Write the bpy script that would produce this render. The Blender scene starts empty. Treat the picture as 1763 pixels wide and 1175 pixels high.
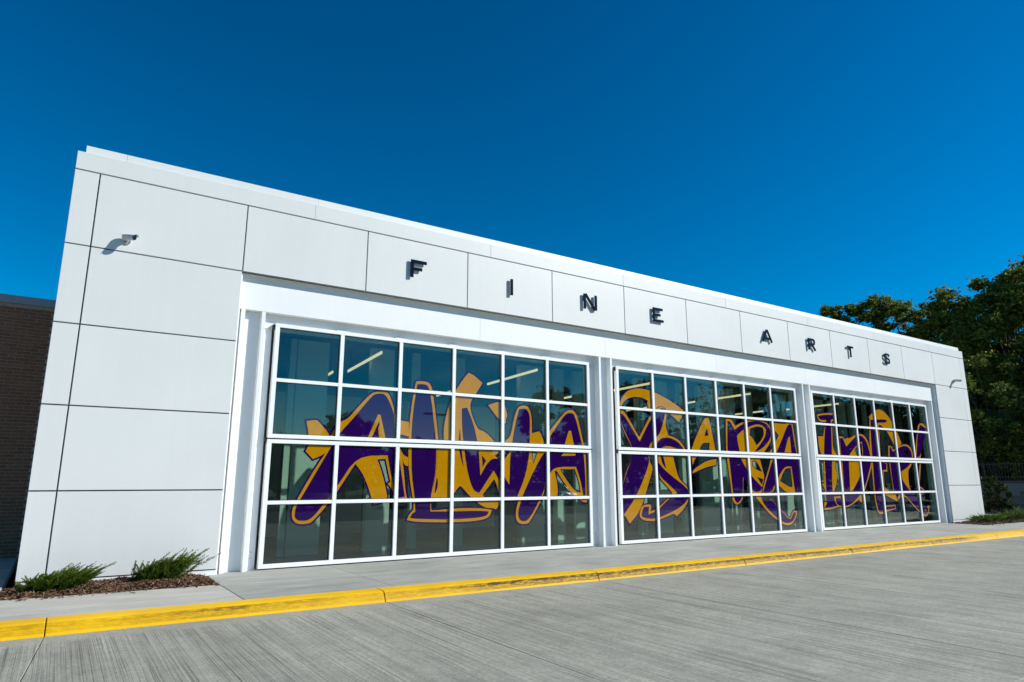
import bpy, math, random
import numpy as np
from mathutils import Vector, Matrix
from mathutils.geometry import delaunay_2d_cdt

R = math.radians
SC = bpy.context.scene
COL = SC.collection

# ------------------------------------------------------------------ camera
cam = bpy.data.cameras.new('camera')
cam.sensor_width = 36.0
cam.lens = 36.0 * 1148.525 / 1763.0
cam.clip_end = 2000
cam_o = bpy.data.objects.new('camera', cam)
COL.objects.link(cam_o)
cam_o.location = (-2.0167, -10.5154, 1.2151)
cam_o.rotation_euler = (R(90 + 11.905), 0, R(-33.741))
SC.camera = cam_o

# ------------------------------------------------------------------ sky, sun, exposure
SUN = Vector((1.4, -1.0, 1.05)).normalized()
world = bpy.data.worlds.new('World')
SC.world = world
world.use_nodes = True
wn, wl = world.node_tree.nodes, world.node_tree.links
sky = wn.new('ShaderNodeTexSky')
sky.sky_type = 'NISHITA'
sky.sun_disc = False
sky.sun_elevation = math.asin(SUN.z)
sky.sun_rotation = math.atan2(SUN.x, SUN.y)
sky.air_density = 1.0
sky.dust_density = 0.0
sky.ozone_density = 4.0
hs = wn.new('ShaderNodeHueSaturation')          # deep polarised blue, the same all over the sky
hs.inputs['Hue'].default_value = 0.494
hs.inputs['Saturation'].default_value = 1.5
hs.inputs['Value'].default_value = 0.80
bg = wn['Background']
bg.inputs['Strength'].default_value = 0.085
gm = wn.new('ShaderNodeGamma')
gm.inputs['Gamma'].default_value = 1.25
wl.new(sky.outputs[0], gm.inputs['Color'])
wl.new(gm.outputs[0], hs.inputs['Color'])
wl.new(hs.outputs[0], bg.inputs['Color'])

sl = bpy.data.lights.new('sun', 'SUN')
sl.energy = 5.0
sl.angle = R(0.5)
sl.color = (1.0, 0.975, 0.89)
sun_o = bpy.data.objects.new('sun', sl)
COL.objects.link(sun_o)
sun_o.rotation_euler = SUN.to_track_quat('Z', 'Y').to_euler()

SC.view_settings.view_transform = 'Standard'
SC.view_settings.look = 'None'
SC.view_settings.gamma = 1
SC.view_settings.exposure = 0.12
SC.view_settings.use_curve_mapping = False
SC.render.engine = 'CYCLES'
SC.cycles.use_denoising = True
SC.cycles.max_bounces = 10
SC.cycles.transparent_max_bounces = 16
SC.cycles.sample_clamp_indirect = 6.0

# ------------------------------------------------------------------ materials
MATS = {}


def nt(name):
    m = bpy.data.materials.new(name)
    m.use_nodes = True
    n, l = m.node_tree.nodes, m.node_tree.links
    return m, n, l, n['Principled BSDF']


def coords(n, l, scale=(1, 1, 1), src='Object'):
    tc = n.new('ShaderNodeTexCoord')
    mp = n.new('ShaderNodeMapping')
    mp.inputs['Scale'].default_value = scale
    l.new(tc.outputs[src], mp.inputs['Vector'])
    return mp.outputs[0]


def noise(n, l, vec, scale=5, detail=4, rough=0.55):
    t = n.new('ShaderNodeTexNoise')
    t.inputs['Scale'].default_value = scale
    t.inputs['Detail'].default_value = detail
    t.inputs['Roughness'].default_value = rough
    l.new(vec, t.inputs['Vector'])
    return t.outputs['Fac']


def ramp(n, l, fac, stops):
    r = n.new('ShaderNodeValToRGB')
    e = r.color_ramp.elements
    while len(e) < len(stops):
        e.new(0.5)
    for el, (p, c) in zip(e, stops):
        el.position = p
        el.color = (c, c, c, 1) if isinstance(c, (int, float)) else (*c, 1)
    l.new(fac, r.inputs[0])
    return r.outputs[0]


def mix(n, l, fac, a, b, mode='MIX'):
    m = n.new('ShaderNodeMix')
    m.data_type = 'RGBA'
    m.blend_type = mode
    for i, v in ((0, fac), (6, a), (7, b)):
        sock = m.inputs[i]
        if isinstance(v, (int, float)):
            sock.default_value = v if i == 0 else (v, v, v, 1)
        elif isinstance(v, tuple):
            sock.default_value = (*v, 1)
        else:
            l.new(v, sock)
    return m.outputs[2]


def math_(n, l, op, a, b=0.0, clamp=False):
    m = n.new('ShaderNodeMath')
    m.operation = op
    m.use_clamp = clamp
    for i, v in enumerate((a, b)):
        if isinstance(v, (int, float)):
            m.inputs[i].default_value = v
        else:
            l.new(v, m.inputs[i])
    return m.outputs[0]


def bump(n, l, p, h, strength=0.3, dist=0.005):
    b = n.new('ShaderNodeBump')
    b.inputs['Strength'].default_value = strength
    b.inputs['Distance'].default_value = dist
    l.new(h, b.inputs['Height'])
    l.new(b.outputs[0], p.inputs['Normal'])


def paint(name, c, rough=0.4, var=0.06, vs=1.5, metallic=0.0, spec=0.5, streak=None, bmp=0.0):
    m, n, l, p = nt(name)
    v = coords(n, l, streak or (1, 1, 1))
    f = noise(n, l, v, vs, 5)
    lo = tuple(x * (1 - var) for x in c)
    hi = tuple(min(1, x * (1 + var)) for x in c)
    l.new(ramp(n, l, f, [(0.3, lo), (0.7, hi)]), p.inputs['Base Color'])
    p.inputs['Roughness'].default_value = rough
    p.inputs['Metallic'].default_value = metallic
    p.inputs['Specular IOR Level'].default_value = spec
    if bmp:
        bump(n, l, p, noise(n, l, coords(n, l), 90, 3), bmp, 0.002)
    MATS[name] = m
    return m


def panel_mat(name, c, rough):
    """coated metal panel: faint cloudiness, rain streaks and a little per-panel difference"""
    m, n, l, p = nt(name)
    v = coords(n, l)
    a = noise(n, l, v, 0.9, 4)
    b = noise(n, l, coords(n, l, (9, 9, 0.5)), 1.0, 4)
    oi = n.new('ShaderNodeObjectInfo')
    s = math_(n, l, 'ADD', math_(n, l, 'MULTIPLY', a, 0.10), math_(n, l, 'MULTIPLY', b, 0.05))
    s = math_(n, l, 'ADD', s, math_(n, l, 'MULTIPLY', oi.outputs['Random'], 0.035))
    s = math_(n, l, 'ADD', s, 0.895)
    l.new(mix(n, l, 1.0, c, s, 'MULTIPLY'), p.inputs['Base Color'])
    rr = math_(n, l, 'ADD', math_(n, l, 'MULTIPLY', a, 0.12), rough - 0.06)
    l.new(rr, p.inputs['Roughness'])
    bump(n, l, p, noise(n, l, v, 0.55, 1), 0.12, 0.02)
    MATS[name] = m


panel_mat('white_panel', (0.675, 0.695, 0.685), 0.45)
panel_mat('white_steel', (0.84, 0.86, 0.86), 0.38)
paint('joint', (0.15, 0.175, 0.19), 0.8)
paint('frame_white', (0.88, 0.89, 0.89), 0.32, 0.03)
paint('gasket', (0.012, 0.014, 0.016), 0.6)
paint('black_letter', (0.004, 0.005, 0.009), 0.16, 0.1, spec=0.3)
paint('inner_white', (0.86, 0.89, 0.86), 0.7, 0.05)
paint('inner_grey', (0.26, 0.29, 0.29), 0.7, 0.05)
paint('inner_dark', (0.03, 0.035, 0.035), 0.8, 0.1)
paint('ceiling_tile', (0.34, 0.38, 0.38), 0.9, 0.1, 3)
paint('floor_polish', (0.09, 0.08, 0.075), 0.25, 0.3, 2)
paint('camera_shell', (0.55, 0.57, 0.58), 0.35)
paint('lens_black', (0.008, 0.008, 0.01), 0.08)
paint('brick_cap', (0.30, 0.31, 0.32), 0.5, 0.05)
paint('mortar', (0.42, 0.34, 0.27), 0.95, 0.15, 20)
paint('bark', (0.055, 0.042, 0.032), 0.95, 0.4, 9, streak=(3, 3, 0.6))
paint('twig', (0.09, 0.065, 0.035), 0.9, 0.3, 12)
paint('soil', (0.055, 0.034, 0.022), 0.95, 0.4, 12)
paint('fence_black', (0.012, 0.012, 0.012), 0.45)
paint('tyre', (0.012, 0.012, 0.012), 0.8)
paint('rim', (0.45, 0.45, 0.46), 0.3, metallic=0.8)
paint('car_glass', (0.01, 0.012, 0.014), 0.05)
paint('car_silver', (0.42, 0.43, 0.45), 0.25, metallic=0.6)
paint('car_white', (0.75, 0.75, 0.74), 0.25)
paint('car_dark', (0.02, 0.022, 0.03), 0.2)
paint('pole_bronze', (0.03, 0.025, 0.022), 0.45)
paint('asphalt', (0.045, 0.045, 0.047), 0.9, 0.25, 3, bmp=0.2)
paint('lawn', (0.055, 0.085, 0.022), 0.95, 0.4, 1.5)
paint('roof_grey', (0.35, 0.35, 0.35), 0.8)


def vinyl(name, c):
    m, n, l, p = nt(name)
    f = noise(n, l, coords(n, l), 6, 4)
    l.new(ramp(n, l, f, [(0.3, tuple(x * 0.93 for x in c)), (0.7, tuple(x * 1.05 for x in c))]), p.inputs['Base Color'])
    p.inputs['Roughness'].default_value = 0.02
    p.inputs['IOR'].default_value = 1.62
    MATS[name] = m


vinyl('vinyl_purple', (0.017, 0.002, 0.064))
vinyl('vinyl_gold', (0.43, 0.20, 0.002))


GLR = 0.0


def glass_mat():
    m = bpy.data.materials.new('door_glass')
    m.use_nodes = True
    n, l = m.node_tree.nodes, m.node_tree.links
    n.remove(n['Principled BSDF'])
    lw = n.new('ShaderNodeLayerWeight')
    lw.inputs['Blend'].default_value = 0.5
    f5 = math_(n, l, 'POWER', lw.outputs['Facing'], 5.0)
    f = math_(n, l, 'ADD', math_(n, l, 'MULTIPLY', f5, 0.90), 0.068, True)
    tr = n.new('ShaderNodeBsdfTransparent')
    tr.inputs[0].default_value = (0.72, 0.83, 0.78, 1)
    gl = n.new('ShaderNodeBsdfGlossy')
    gl.inputs['Roughness'].default_value = GLR
    gl.inputs['Color'].default_value = (0.93, 1.0, 0.98, 1)
    bn = n.new('ShaderNodeBump')
    bn.inputs['Strength'].default_value = 0.06
    bn.inputs['Distance'].default_value = 0.02
    l.new(noise(n, l, coords(n, l), 1.3, 1), bn.inputs['Height'])
    l.new(bn.outputs[0], gl.inputs['Normal'])
    mx = n.new('ShaderNodeMixShader')
    l.new(f, mx.inputs[0])
    l.new(tr.outputs[0], mx.inputs[1])
    l.new(gl.outputs[0], mx.inputs[2])
    l.new(mx.outputs[0], n['Material Output'].inputs[0])
    MATS['door_glass'] = m


glass_mat()


def emit(name, c, s):
    m, n, l, p = nt(name)
    p.inputs['Base Color'].default_value = (*c, 1)
    p.inputs['Emission Color'].default_value = (*c, 1)
    p.inputs['Emission Strength'].default_value = s
    MATS[name] = m


emit('lamp_tube', (1.0, 0.74, 0.46), 1.15)


def brick_mat():
    m, n, l, p = nt('brick')
    oi = n.new('ShaderNodeObjectInfo')
    c = ramp(n, l, oi.outputs['Random'], [(0.0, (0.27, 0.105, 0.052)), (0.35, (0.33, 0.13, 0.065)), (0.7, (0.25, 0.11, 0.06)), (1.0, (0.36, 0.15, 0.075))])
    f = noise(n, l, coords(n, l), 60, 4)
    l.new(mix(n, l, 1.0, c, ramp(n, l, f, [(0.25, 0.65), (0.75, 1.15)]), 'MULTIPLY'), p.inputs['Base Color'])
    p.inputs['Roughness'].default_value = 0.9
    bump(n, l, p, f, 0.5, 0.004)
    MATS['brick'] = m


brick_mat()


def block_mat():
    m, n, l, p = nt('wall_block')
    oi = n.new('ShaderNodeObjectInfo')
    c = ramp(n, l, oi.outputs['Random'], [(0.0, (0.10, 0.095, 0.10)), (1.0, (0.17, 0.16, 0.16))])
    f = noise(n, l, coords(n, l), 14, 5)
    l.new(mix(n, l, 1.0, c, ramp(n, l, f, [(0.25, 0.6), (0.75, 1.2)]), 'MULTIPLY'), p.inputs['Base Color'])
    p.inputs['Roughness'].default_value = 0.95
    bump(n, l, p, f, 0.6, 0.02)
    MATS['wall_block'] = m


block_mat()


def drive_mat():
    """broom-raked concrete: grooves at right angles to the kerb, plain margin beside it"""
    m, n, l, p = nt('raked_concrete')
    v = coords(n, l)
    wob = noise(n, l, coords(n, l, (1, 1, 1)), 0.5, 2)
    sx = n.new('ShaderNodeSeparateXYZ')
    l.new(v, sx.inputs[0])
    xw = math_(n, l, 'ADD', sx.outputs[0], math_(n, l, 'MULTIPLY', wob, 0.03))
    cx = n.new('ShaderNodeCombineXYZ')
    l.new(math_(n, l, 'MULTIPLY', xw, 42.0), cx.inputs[0])
    l.new(math_(n, l, 'MULTIPLY', sx.outputs[1], 0.16), cx.inputs[1])
    g = noise(n, l, cx.outputs[0], 1.0, 5, 0.62)
    cx2 = n.new('ShaderNodeCombineXYZ')
    l.new(math_(n, l, 'MULTIPLY', xw, 115.0), cx2.inputs[0])
    l.new(math_(n, l, 'MULTIPLY', sx.outputs[1], 0.5), cx2.inputs[1])
    g2 = noise(n, l, cx2.outputs[0], 1.0, 3, 0.6)
    cx3 = n.new('ShaderNodeCombineXYZ')
    l.new(math_(n, l, 'MULTIPLY', xw, 13.0), cx3.inputs[0])
    l.new(math_(n, l, 'MULTIPLY', sx.outputs[1], 0.10), cx3.inputs[1])
    g3 = noise(n, l, cx3.outputs[0], 1.0, 6, 0.72)
    grit = noise(n, l, v, 34, 6, 0.85)
    mott = noise(n, l, v, 2.6, 6, 0.7)
    cloud = noise(n, l, v, 0.35, 6, 0.6)
    spots = noise(n, l, coords(n, l, (1.0, 0.45, 1)), 1.6, 7, 0.68)
    edge = math_(n, l, 'ADD', sx.outputs[1], math_(n, l, 'MULTIPLY', noise(n, l, v, 3, 3), 0.25))
    mr = n.new('ShaderNodeMapRange')
    mr.inputs['From Min'].default_value = -2.98
    mr.inputs['From Max'].default_value = -2.84
    mr.inputs['To Min'].default_value = 1.0
    mr.inputs['To Max'].default_value = 0.12
    l.new(edge, mr.inputs['Value'])
    base = ramp(n, l, cloud, [(0.3, (0.300, 0.293, 0.243)), (0.7, (0.400, 0.390, 0.325))])
    base = mix(n, l, ramp(n, l, spots, [(0.53, 0.0), (0.72, 0.62)]), base, (0.235, 0.225, 0.185))
    gg = math_(n, l, 'ADD', math_(n, l, 'MULTIPLY', g, 0.45), math_(n, l, 'MULTIPLY', g2, 0.60))
    gr = ramp(n, l, gg, [(0.36, 0.36), (0.50, 0.92), (0.70, 1.28)])
    gr = mix(n, l, mr.outputs[0], (1.0, 1.0, 1.0), gr)
    base = mix(n, l, 1.0, base, gr, 'MULTIPLY')
    base = mix(n, l, 1.0, base, mix(n, l, mr.outputs[0], (1.0, 1.0, 1.0), ramp(n, l, g3, [(0.32, 0.82), (0.5, 1.0), (0.70, 1.17)])), 'MULTIPLY')
    base = mix(n, l, 1.0, base, ramp(n, l, mott, [(0.3, 0.84), (0.7, 1.14)]), 'MULTIPLY')
    base = mix(n, l, 1.0, base, ramp(n, l, grit, [(0.30, 0.62), (0.70, 1.32)]), 'MULTIPLY')
    l.new(base, p.inputs['Base Color'])
    p.inputs['Roughness'].default_value = 0.85
    hgt = math_(n, l, 'MULTIPLY', gg, mr.outputs[0])
    hgt = math_(n, l, 'ADD', hgt, math_(n, l, 'MULTIPLY', grit, 0.12))
    bump(n, l, p, hgt, 0.75, 0.007)
    MATS['raked_concrete'] = m


drive_mat()


def walk_mat(name, lo, hi):
    m, n, l, p = nt(name)
    v = coords(n, l)
    a = noise(n, l, v, 0.8, 6, 0.62)
    b = noise(n, l, coords(n, l, (0.25, 10, 1)), 5, 4)
    c = noise(n, l, v, 50, 5, 0.8)
    oi = n.new('ShaderNodeObjectInfo')
    base = ramp(n, l, a, [(0.3, lo), (0.7, hi)])
    base = mix(n, l, 1.0, base, ramp(n, l, b, [(0.3, 0.80), (0.7, 1.10)]), 'MULTIPLY')
    base = mix(n, l, 1.0, base, ramp(n, l, c, [(0.25, 0.86), (0.75, 1.1)]), 'MULTIPLY')
    base = mix(n, l, 1.0, base, ramp(n, l, noise(n, l, coords(n, l, (0.5, 1.6, 1)), 2.2, 6, 0.7), [(0.32, 0.80), (0.66, 1.10)]), 'MULTIPLY')
    base = mix(n, l, 1.0, base, ramp(n, l, oi.outputs['Random'], [(0, 0.93), (1, 1.05)]), 'MULTIPLY')
    l.new(base, p.inputs['Base Color'])
    p.inputs['Roughness'].default_value = 0.8
    bump(n, l, p, math_(n, l, 'ADD', c, b), 0.25, 0.003)
    MATS[name] = m


walk_mat('walk_grey', (0.345, 0.35, 0.315), (0.455, 0.455, 0.405))
walk_mat('walk_cream', (0.45, 0.43, 0.375), (0.55, 0.52, 0.46))


def kerb_mat():
    """yellow road paint, scuffed by tyres along the face"""
    m, n, l, p = nt('kerb_yellow')
    v = coords(n, l)
    tc = n.new('ShaderNodeTexCoord')
    sx = n.new('ShaderNodeSeparateXYZ')
    l.new(tc.outputs['Object'], sx.inputs[0])
    streak = noise(n, l, coords(n, l, (1.1, 1, 26)), 1.4, 6, 0.65)
    patch = noise(n, l, coords(n, l, (0.45, 1, 1)), 1.0, 4)
    fine = noise(n, l, coords(n, l, (14, 14, 14)), 6, 4, 0.7)
    face = n.new('ShaderNodeMapRange')
    face.inputs['From Min'].default_value = -2.612
    face.inputs['From Max'].default_value = -2.636
    l.new(sx.outputs[1], face.inputs['Value'])
    fall = n.new('ShaderNodeMapRange')          # the kerb drops to the right
    fall.inputs['From Min'].default_value = -3.0
    fall.inputs['From Max'].default_value = 6.0
    fall.inputs['To Min'].default_value = 0.050
    fall.inputs['To Max'].default_value = 0.084
    l.new(sx.outputs[0], fall.inputs['Value'])
    zr = math_(n, l, 'ADD', sx.outputs[2], fall.outputs[0])            # 0 at the top edge, -0.118 at the road
    zr = math_(n, l, 'ADD', zr, math_(n, l, 'MULTIPLY', math_(n, l, 'SUBTRACT', patch, 0.5), 0.022))
    def step(a_, b_):
        q = n.new('ShaderNodeMapRange')
        q.interpolation_type = 'SMOOTHSTEP'
        q.inputs['From Min'].default_value = a_
        q.inputs['From Max'].default_value = b_
        l.new(zr, q.inputs['Value'])
        return q.outputs[0]
    scuff = math_(n, l, 'MULTIPLY', step(-0.010, -0.020), step(-0.066, -0.044))   # bumper and tyre rub under the nose
    film = math_(n, l, 'MULTIPLY', step(-0.012, -0.024), step(-0.106, -0.090))
    brk = ramp(n, l, math_(n, l, 'ADD', math_(n, l, 'MULTIPLY', streak, 0.6), math_(n, l, 'MULTIPLY', fine, 0.4)), [(0.26, 0.45), (0.44, 1.0)])
    wear = ramp(n, l, noise(n, l, coords(n, l, (0.22, 1, 1)), 1.0, 3), [(0.38, 0.30), (0.56, 1.0)])
    chip = noise(n, l, coords(n, l, (3.5, 8, 22)), 3.0, 6, 0.75)
    s = math_(n, l, 'MULTIPLY', math_(n, l, 'MULTIPLY', scuff, brk), 1.0, True)
    s = math_(n, l, 'MAXIMUM', s, math_(n, l, 'MULTIPLY', math_(n, l, 'MULTIPLY', film, brk), 0.66))
    s = math_(n, l, 'MULTIPLY', math_(n, l, 'MULTIPLY', s, wear), face.outputs[0])
    s = math_(n, l, 'MULTIPLY', s, ramp(n, l, chip, [(0.34, 0.25), (0.56, 1.25)]), True)
    s = math_(n, l, 'MAXIMUM', s, ramp(n, l, chip, [(0.66, 0.0), (0.74, 0.45)]))
    col = ramp(n, l, noise(n, l, v, 2.2, 5), [(0.3, (0.78, 0.44, 0.001)), (0.7, (0.90, 0.53, 0.002))])
    col = mix(n, l, 1.0, col, ramp(n, l, fine, [(0.2, 0.86), (0.7, 1.05)]), 'MULTIPLY')
    col = mix(n, l, s, col, (0.060, 0.032, 0.006))
    l.new(col, p.inputs['Base Color'])
    p.inputs['Roughness'].default_value = 0.6
    p.inputs['Specular IOR Level'].default_value = 0.2
    bump(n, l, p, fine, 0.25, 0.004)
    MATS['kerb_yellow'] = m


kerb_mat()


def leaf_mat(name, lo, hi, odd, trans=0.25):
    m, n, l, p = nt(name)
    at = n.new('ShaderNodeAttribute')
    at.attribute_name = 'tone'
    c = ramp(n, l, at.outputs['Fac'], [(0.0, lo), (0.72, hi), (1.0, odd)])
    l.new(c, p.inputs['Base Color'])
    p.inputs['Roughness'].default_value = 0.55
    p.inputs['Specular IOR Level'].default_value = 0.15
    tb = n.new('ShaderNodeBsdfTranslucent')
    l.new(c, tb.inputs[0])
    mx = n.new('ShaderNodeMixShader')
    mx.inputs[0].default_value = trans
    l.new(p.outputs[0], mx.inputs[1])
    l.new(tb.outputs[0], mx.inputs[2])
    l.new(mx.outputs[0], n['Material Output'].inputs[0])
    MATS[name] = m


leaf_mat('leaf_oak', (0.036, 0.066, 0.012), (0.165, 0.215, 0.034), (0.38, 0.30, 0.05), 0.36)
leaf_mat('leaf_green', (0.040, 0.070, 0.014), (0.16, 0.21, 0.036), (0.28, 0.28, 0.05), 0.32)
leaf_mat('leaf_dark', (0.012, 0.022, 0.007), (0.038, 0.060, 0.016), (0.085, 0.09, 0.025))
leaf_mat('leaf_juniper', (0.022, 0.050, 0.006), (0.115, 0.175, 0.016), (0.24, 0.28, 0.04), 0.15)


def mulch_mat():
    m, n, l, p = nt('mulch')
    at = n.new('ShaderNodeAttribute')
    at.attribute_name = 'tone'
    l.new(ramp(n, l, at.outputs['Fac'], [(0, (0.06, 0.030, 0.016)), (0.6, (0.20, 0.105, 0.055)), (1, (0.46, 0.31, 0.18))]), p.inputs['Base Color'])
    p.inputs['Roughness'].default_value = 0.9
    MATS['mulch'] = m


mulch_mat()

# ------------------------------------------------------------------ mesh helpers


class MB:
    def __init__(self):
        self.v, self.f = [], []

    def add(self, vs, fs):
        o = len(self.v)
        self.v += [tuple(x) for x in vs]
        self.f += [tuple(i + o for i in f) for f in fs]
        return self

    def box(self, x0, x1, y0, y1, z0, z1):
        return self.add([(x0, y0, z0), (x1, y0, z0), (x1, y1, z0), (x0, y1, z0), (x0, y0, z1), (x1, y0, z1), (x1, y1, z1), (x0, y1, z1)],
                        [(0, 3, 2, 1), (4, 5, 6, 7), (0, 1, 5, 4), (1, 2, 6, 5), (2, 3, 7, 6), (3, 0, 4, 7)])

    def cbox(self, x0, x1, y0, y1, z0, z1, c=0.004):
        """box whose front (-y) edges are chamfered"""
        vs = [(x0, y1, z0), (x1, y1, z0), (x1, y1, z1), (x0, y1, z1),
              (x0, y0 + c, z0), (x1, y0 + c, z0), (x1, y0 + c, z1), (x0, y0 + c, z1),
              (x0 + c, y0, z0 + c), (x1 - c, y0, z0 + c), (x1 - c, y0, z1 - c), (x0 + c, y0, z1 - c)]
        fs = [(0, 3, 2, 1), (8, 9, 10, 11)]
        for i in range(4):
            j = (i + 1) % 4
            fs.append((i, j, 4 + j, 4 + i))
            fs.append((4 + i, 4 + j, 8 + j, 8 + i))
        return self.add(vs, fs)

    def tube(self, pts, rads, seg=8, cap=True):
        pts = [Vector(p) for p in pts]
        if isinstance(rads, (int, float)):
            rads = [rads] * len(pts)
        o = len(self.v)
        ref = None
        for i, p in enumerate(pts):
            d = (pts[min(i + 1, len(pts) - 1)] - pts[max(i - 1, 0)]).normalized()
            if ref is None:
                ref = Vector((0, 0, 1)) if abs(d.z) < 0.9 else Vector((1, 0, 0))
            a = d.cross(ref).normalized()
            b = d.cross(a).normalized()
            ref = b.cross(d) * -1 if False else ref
            for k in range(seg):
                t = 2 * math.pi * k / seg
                self.v.append(tuple(p + (a * math.cos(t) + b * math.sin(t)) * rads[i]))
        for i in range(len(pts) - 1):
            for k in range(seg):
                k2 = (k + 1) % seg
                self.f.append((o + i * seg + k, o + i * seg + k2, o + (i + 1) * seg + k2, o + (i + 1) * seg + k))
        if cap:
            self.f.append(tuple(o + k for k in range(seg)))
            e = o + (len(pts) - 1) * seg
            self.f.append(tuple(e + k for k in reversed(range(seg))))
        return self

    def build(self, name, mat, parent=None, smooth=False):
        me = bpy.data.meshes.new(name)
        me.from_pydata(self.v, [], self.f)
        me.update()
        if smooth:
            me.polygons.foreach_set('use_smooth', [True] * len(me.polygons))
        return link(name, me, mat, parent)


def link(name, me, mat, parent=None):
    if not me.materials:
        me.materials.append(MATS[mat])
    o = bpy.data.objects.new(name, me)
    COL.objects.link(o)
    if parent:
        o.parent = parent
        o.matrix_parent_inverse = parent.matrix_basis.inverted()
    return o


def empty(name, loc=(0, 0, 0), parent=None):
    o = bpy.data.objects.new(name, None)
    COL.objects.link(o)
    o.location = loc
    o.empty_display_size = 0.2
    if parent:
        o.parent = parent
    return o


def tag(o, label=None, cat=None, group=None, kind=None):
    for k, v in (('label', label), ('category', cat), ('group', group), ('kind', kind)):
        if v:
            o[k] = v
    return o


def box(name, mat, parent, *a):
    return MB().box(*a).build(name, mat, parent)


def cbox(name, mat, parent, *a, c=0.004):
    return MB().cbox(*a, c=c).build(name, mat, parent)


def tri_cloud(name, mat, verts, nper, tone, parent=None):
    """many small separate faces (leaves, chips) in one mesh; nper corners each"""
    me = bpy.data.meshes.new(name)
    nf = len(verts) // nper
    me.vertices.add(len(verts))
    me.vertices.foreach_set('co', np.asarray(verts, dtype=np.float32).ravel())
    me.loops.add(nf * nper)
    me.loops.foreach_set('vertex_index', np.arange(nf * nper, dtype=np.int32))
    me.polygons.add(nf)
    me.polygons.foreach_set('loop_start', np.arange(nf, dtype=np.int32) * nper)
    me.polygons.foreach_set('loop_total', np.full(nf, nper, dtype=np.int32))
    at = me.attributes.new('tone', 'FLOAT', 'FACE')
    at.data.foreach_set('value', np.asarray(tone, dtype=np.float32))
    me.update()
    return link(name, me, mat, parent)

# ------------------------------------------------------------------ ground, driveway, kerb, sidewalk


def ztop(x):                       # top of the kerb: the drive falls a little to the right
    t = min(1, max(0, (x + 3) / 9))
    return -0.050 - 0.034 * t


def zroad(x):
    return ztop(x) - 0.118


KY0, KY1 = -2.40, -2.70            # back and front of the kerb
g = MB()
g.add([(-400, -400, -0.42), (500, -400, -0.42), (500, 500, -0.42), (-400, 500, -0.42)], [(0, 1, 2, 3)])
tag(g.build('ground', 'lawn'), kind='structure')
drv = MB().add([(-16, -13.6, -0.33), (46, -13.6, -0.33), (46, -2.60, -0.33), (-16, -2.60, -0.33)], [(0, 1, 2, 3)]).build('driveway', 'joint')
tag(drv, kind='structure')
tag(MB().add([(-60, -60, -0.30), (75, -60, -0.30), (75, -13.6, -0.23), (-60, -13.6, -0.23)], [(0, 1, 2, 3)]).build('parking_lot', 'asphalt'), kind='structure')


def slab(name, mat, parent, x0, x1, y0, y1, zf, depth=0.12, gap=0.005, c=0.006, k0=0.0, k1=0.0):
    """concrete slab with eased arrises; zf(x, y) is its top"""
    x0, x1, y0, y1 = x0 + gap, x1 - gap, y0 + gap, y1 - gap
    P = [(x0, y0), (x1, y0), (x1, y1), (x0, y1)]
    Q = [(x0 + c, y0 + c), (x1 - c, y0 + c), (x1 - c, y1 - c), (x0 + c, y1 - c)]
    sk = [k0 * (y0 - y1), k1 * (y0 - y1), 0, 0]          # joints that are not quite square to the kerb
    P = [(x + q, y) for (x, y), q in zip(P, sk)]
    Q = [(x + q, y) for (x, y), q in zip(Q, sk)]
    vs = [(x, y, zf(x, y) - depth) for x, y in P] + [(x, y, zf(x, y) - c) for x, y in P] + [(x, y, zf(x, y)) for x, y in Q]
    fs = [(8, 9, 10, 11)]
    for i in range(4):
        j = (i + 1) % 4
        fs += [(i, j, 4 + j, 4 + i), (4 + i, 4 + j, 8 + j, 8 + i)]
    return MB().add(vs, fs).build(name, mat, parent)


JX = [-1.95 + 3.35 * k for k in range(-4, 15)]
for a, b in zip(JX, JX[1:]):
    for y0, y1 in ((-8.2, KY1 - 0.012), (-13.6, -8.2)):
        slab('concrete_slab', 'raked_concrete', drv, a, b, y0, y1, lambda x, y: zroad(x), gap=0.0025, c=0.004, k0=0.075 if abs(a + 1.95) < .01 and y0 > -9 else 0.0, k1=0.075 if abs(b + 1.95) < .01 and y0 > -9 else 0.0)

# kerb: one cast length between each pair of joints
kerb = MB().box(JX[0], JX[-1], KY1 + 0.03, KY0 - 0.02, -0.36, -0.25).build('kerb', 'joint')
tag(kerb, kind='structure')


def kerb_profile(x):
    t, r = ztop(x), zroad(x)
    return [(KY0, r - 0.10), (KY0, t + 0.002), (-2.50, t), (-2.585, t - 0.003), (-2.615, t - 0.009), (-2.637, t - 0.020), (-2.650, t - 0.036), (-2.662, t - 0.065), (-2.690, r - 0.004), (-2.690, r - 0.10)]


for a, b in zip(JX, JX[1:]):
    m = MB()
    xs = [a + 0.004, a + 0.010, b - 0.010, b - 0.004]
    rings = []
    for k, x in enumerate(xs):
        e = 0.004 if k in (0, 3) else 0.0
        rings.append([(x, y + (e if y < -2.58 else 0), z - e) for y, z in kerb_profile(x)])
    n_ = len(rings[0])
    for r_ in rings:
        m.v += r_
    for i in range(3):
        for k in range(n_ - 1):
            m.f.append((i * n_ + k, i * n_ + k + 1, (i + 1) * n_ + k + 1, (i + 1) * n_ + k))
    m.f.append(tuple(range(n_)))
    m.f.append(tuple(reversed(range(3 * n_, 4 * n_))))
    m.build('kerb_length', 'kerb_yellow', kerb)

# sidewalk: cream slab in front of the planting bed, grey apron in front of the doors
walk = MB().add([(-16, -2.41, -0.27), (46, -2.41, -0.27), (46, 0.3, -0.27), (-16, 0.3, -0.27)], [(0, 1, 2, 3)]).build('sidewalk', 'joint')
tag(walk, kind='structure')


def zwalk(x, y):
    t = (y + 2.4) / 2.6
    w = -0.070 if x > -0.2 else -0.050
    return ztop(x) * (1 - t) + w * t


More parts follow.
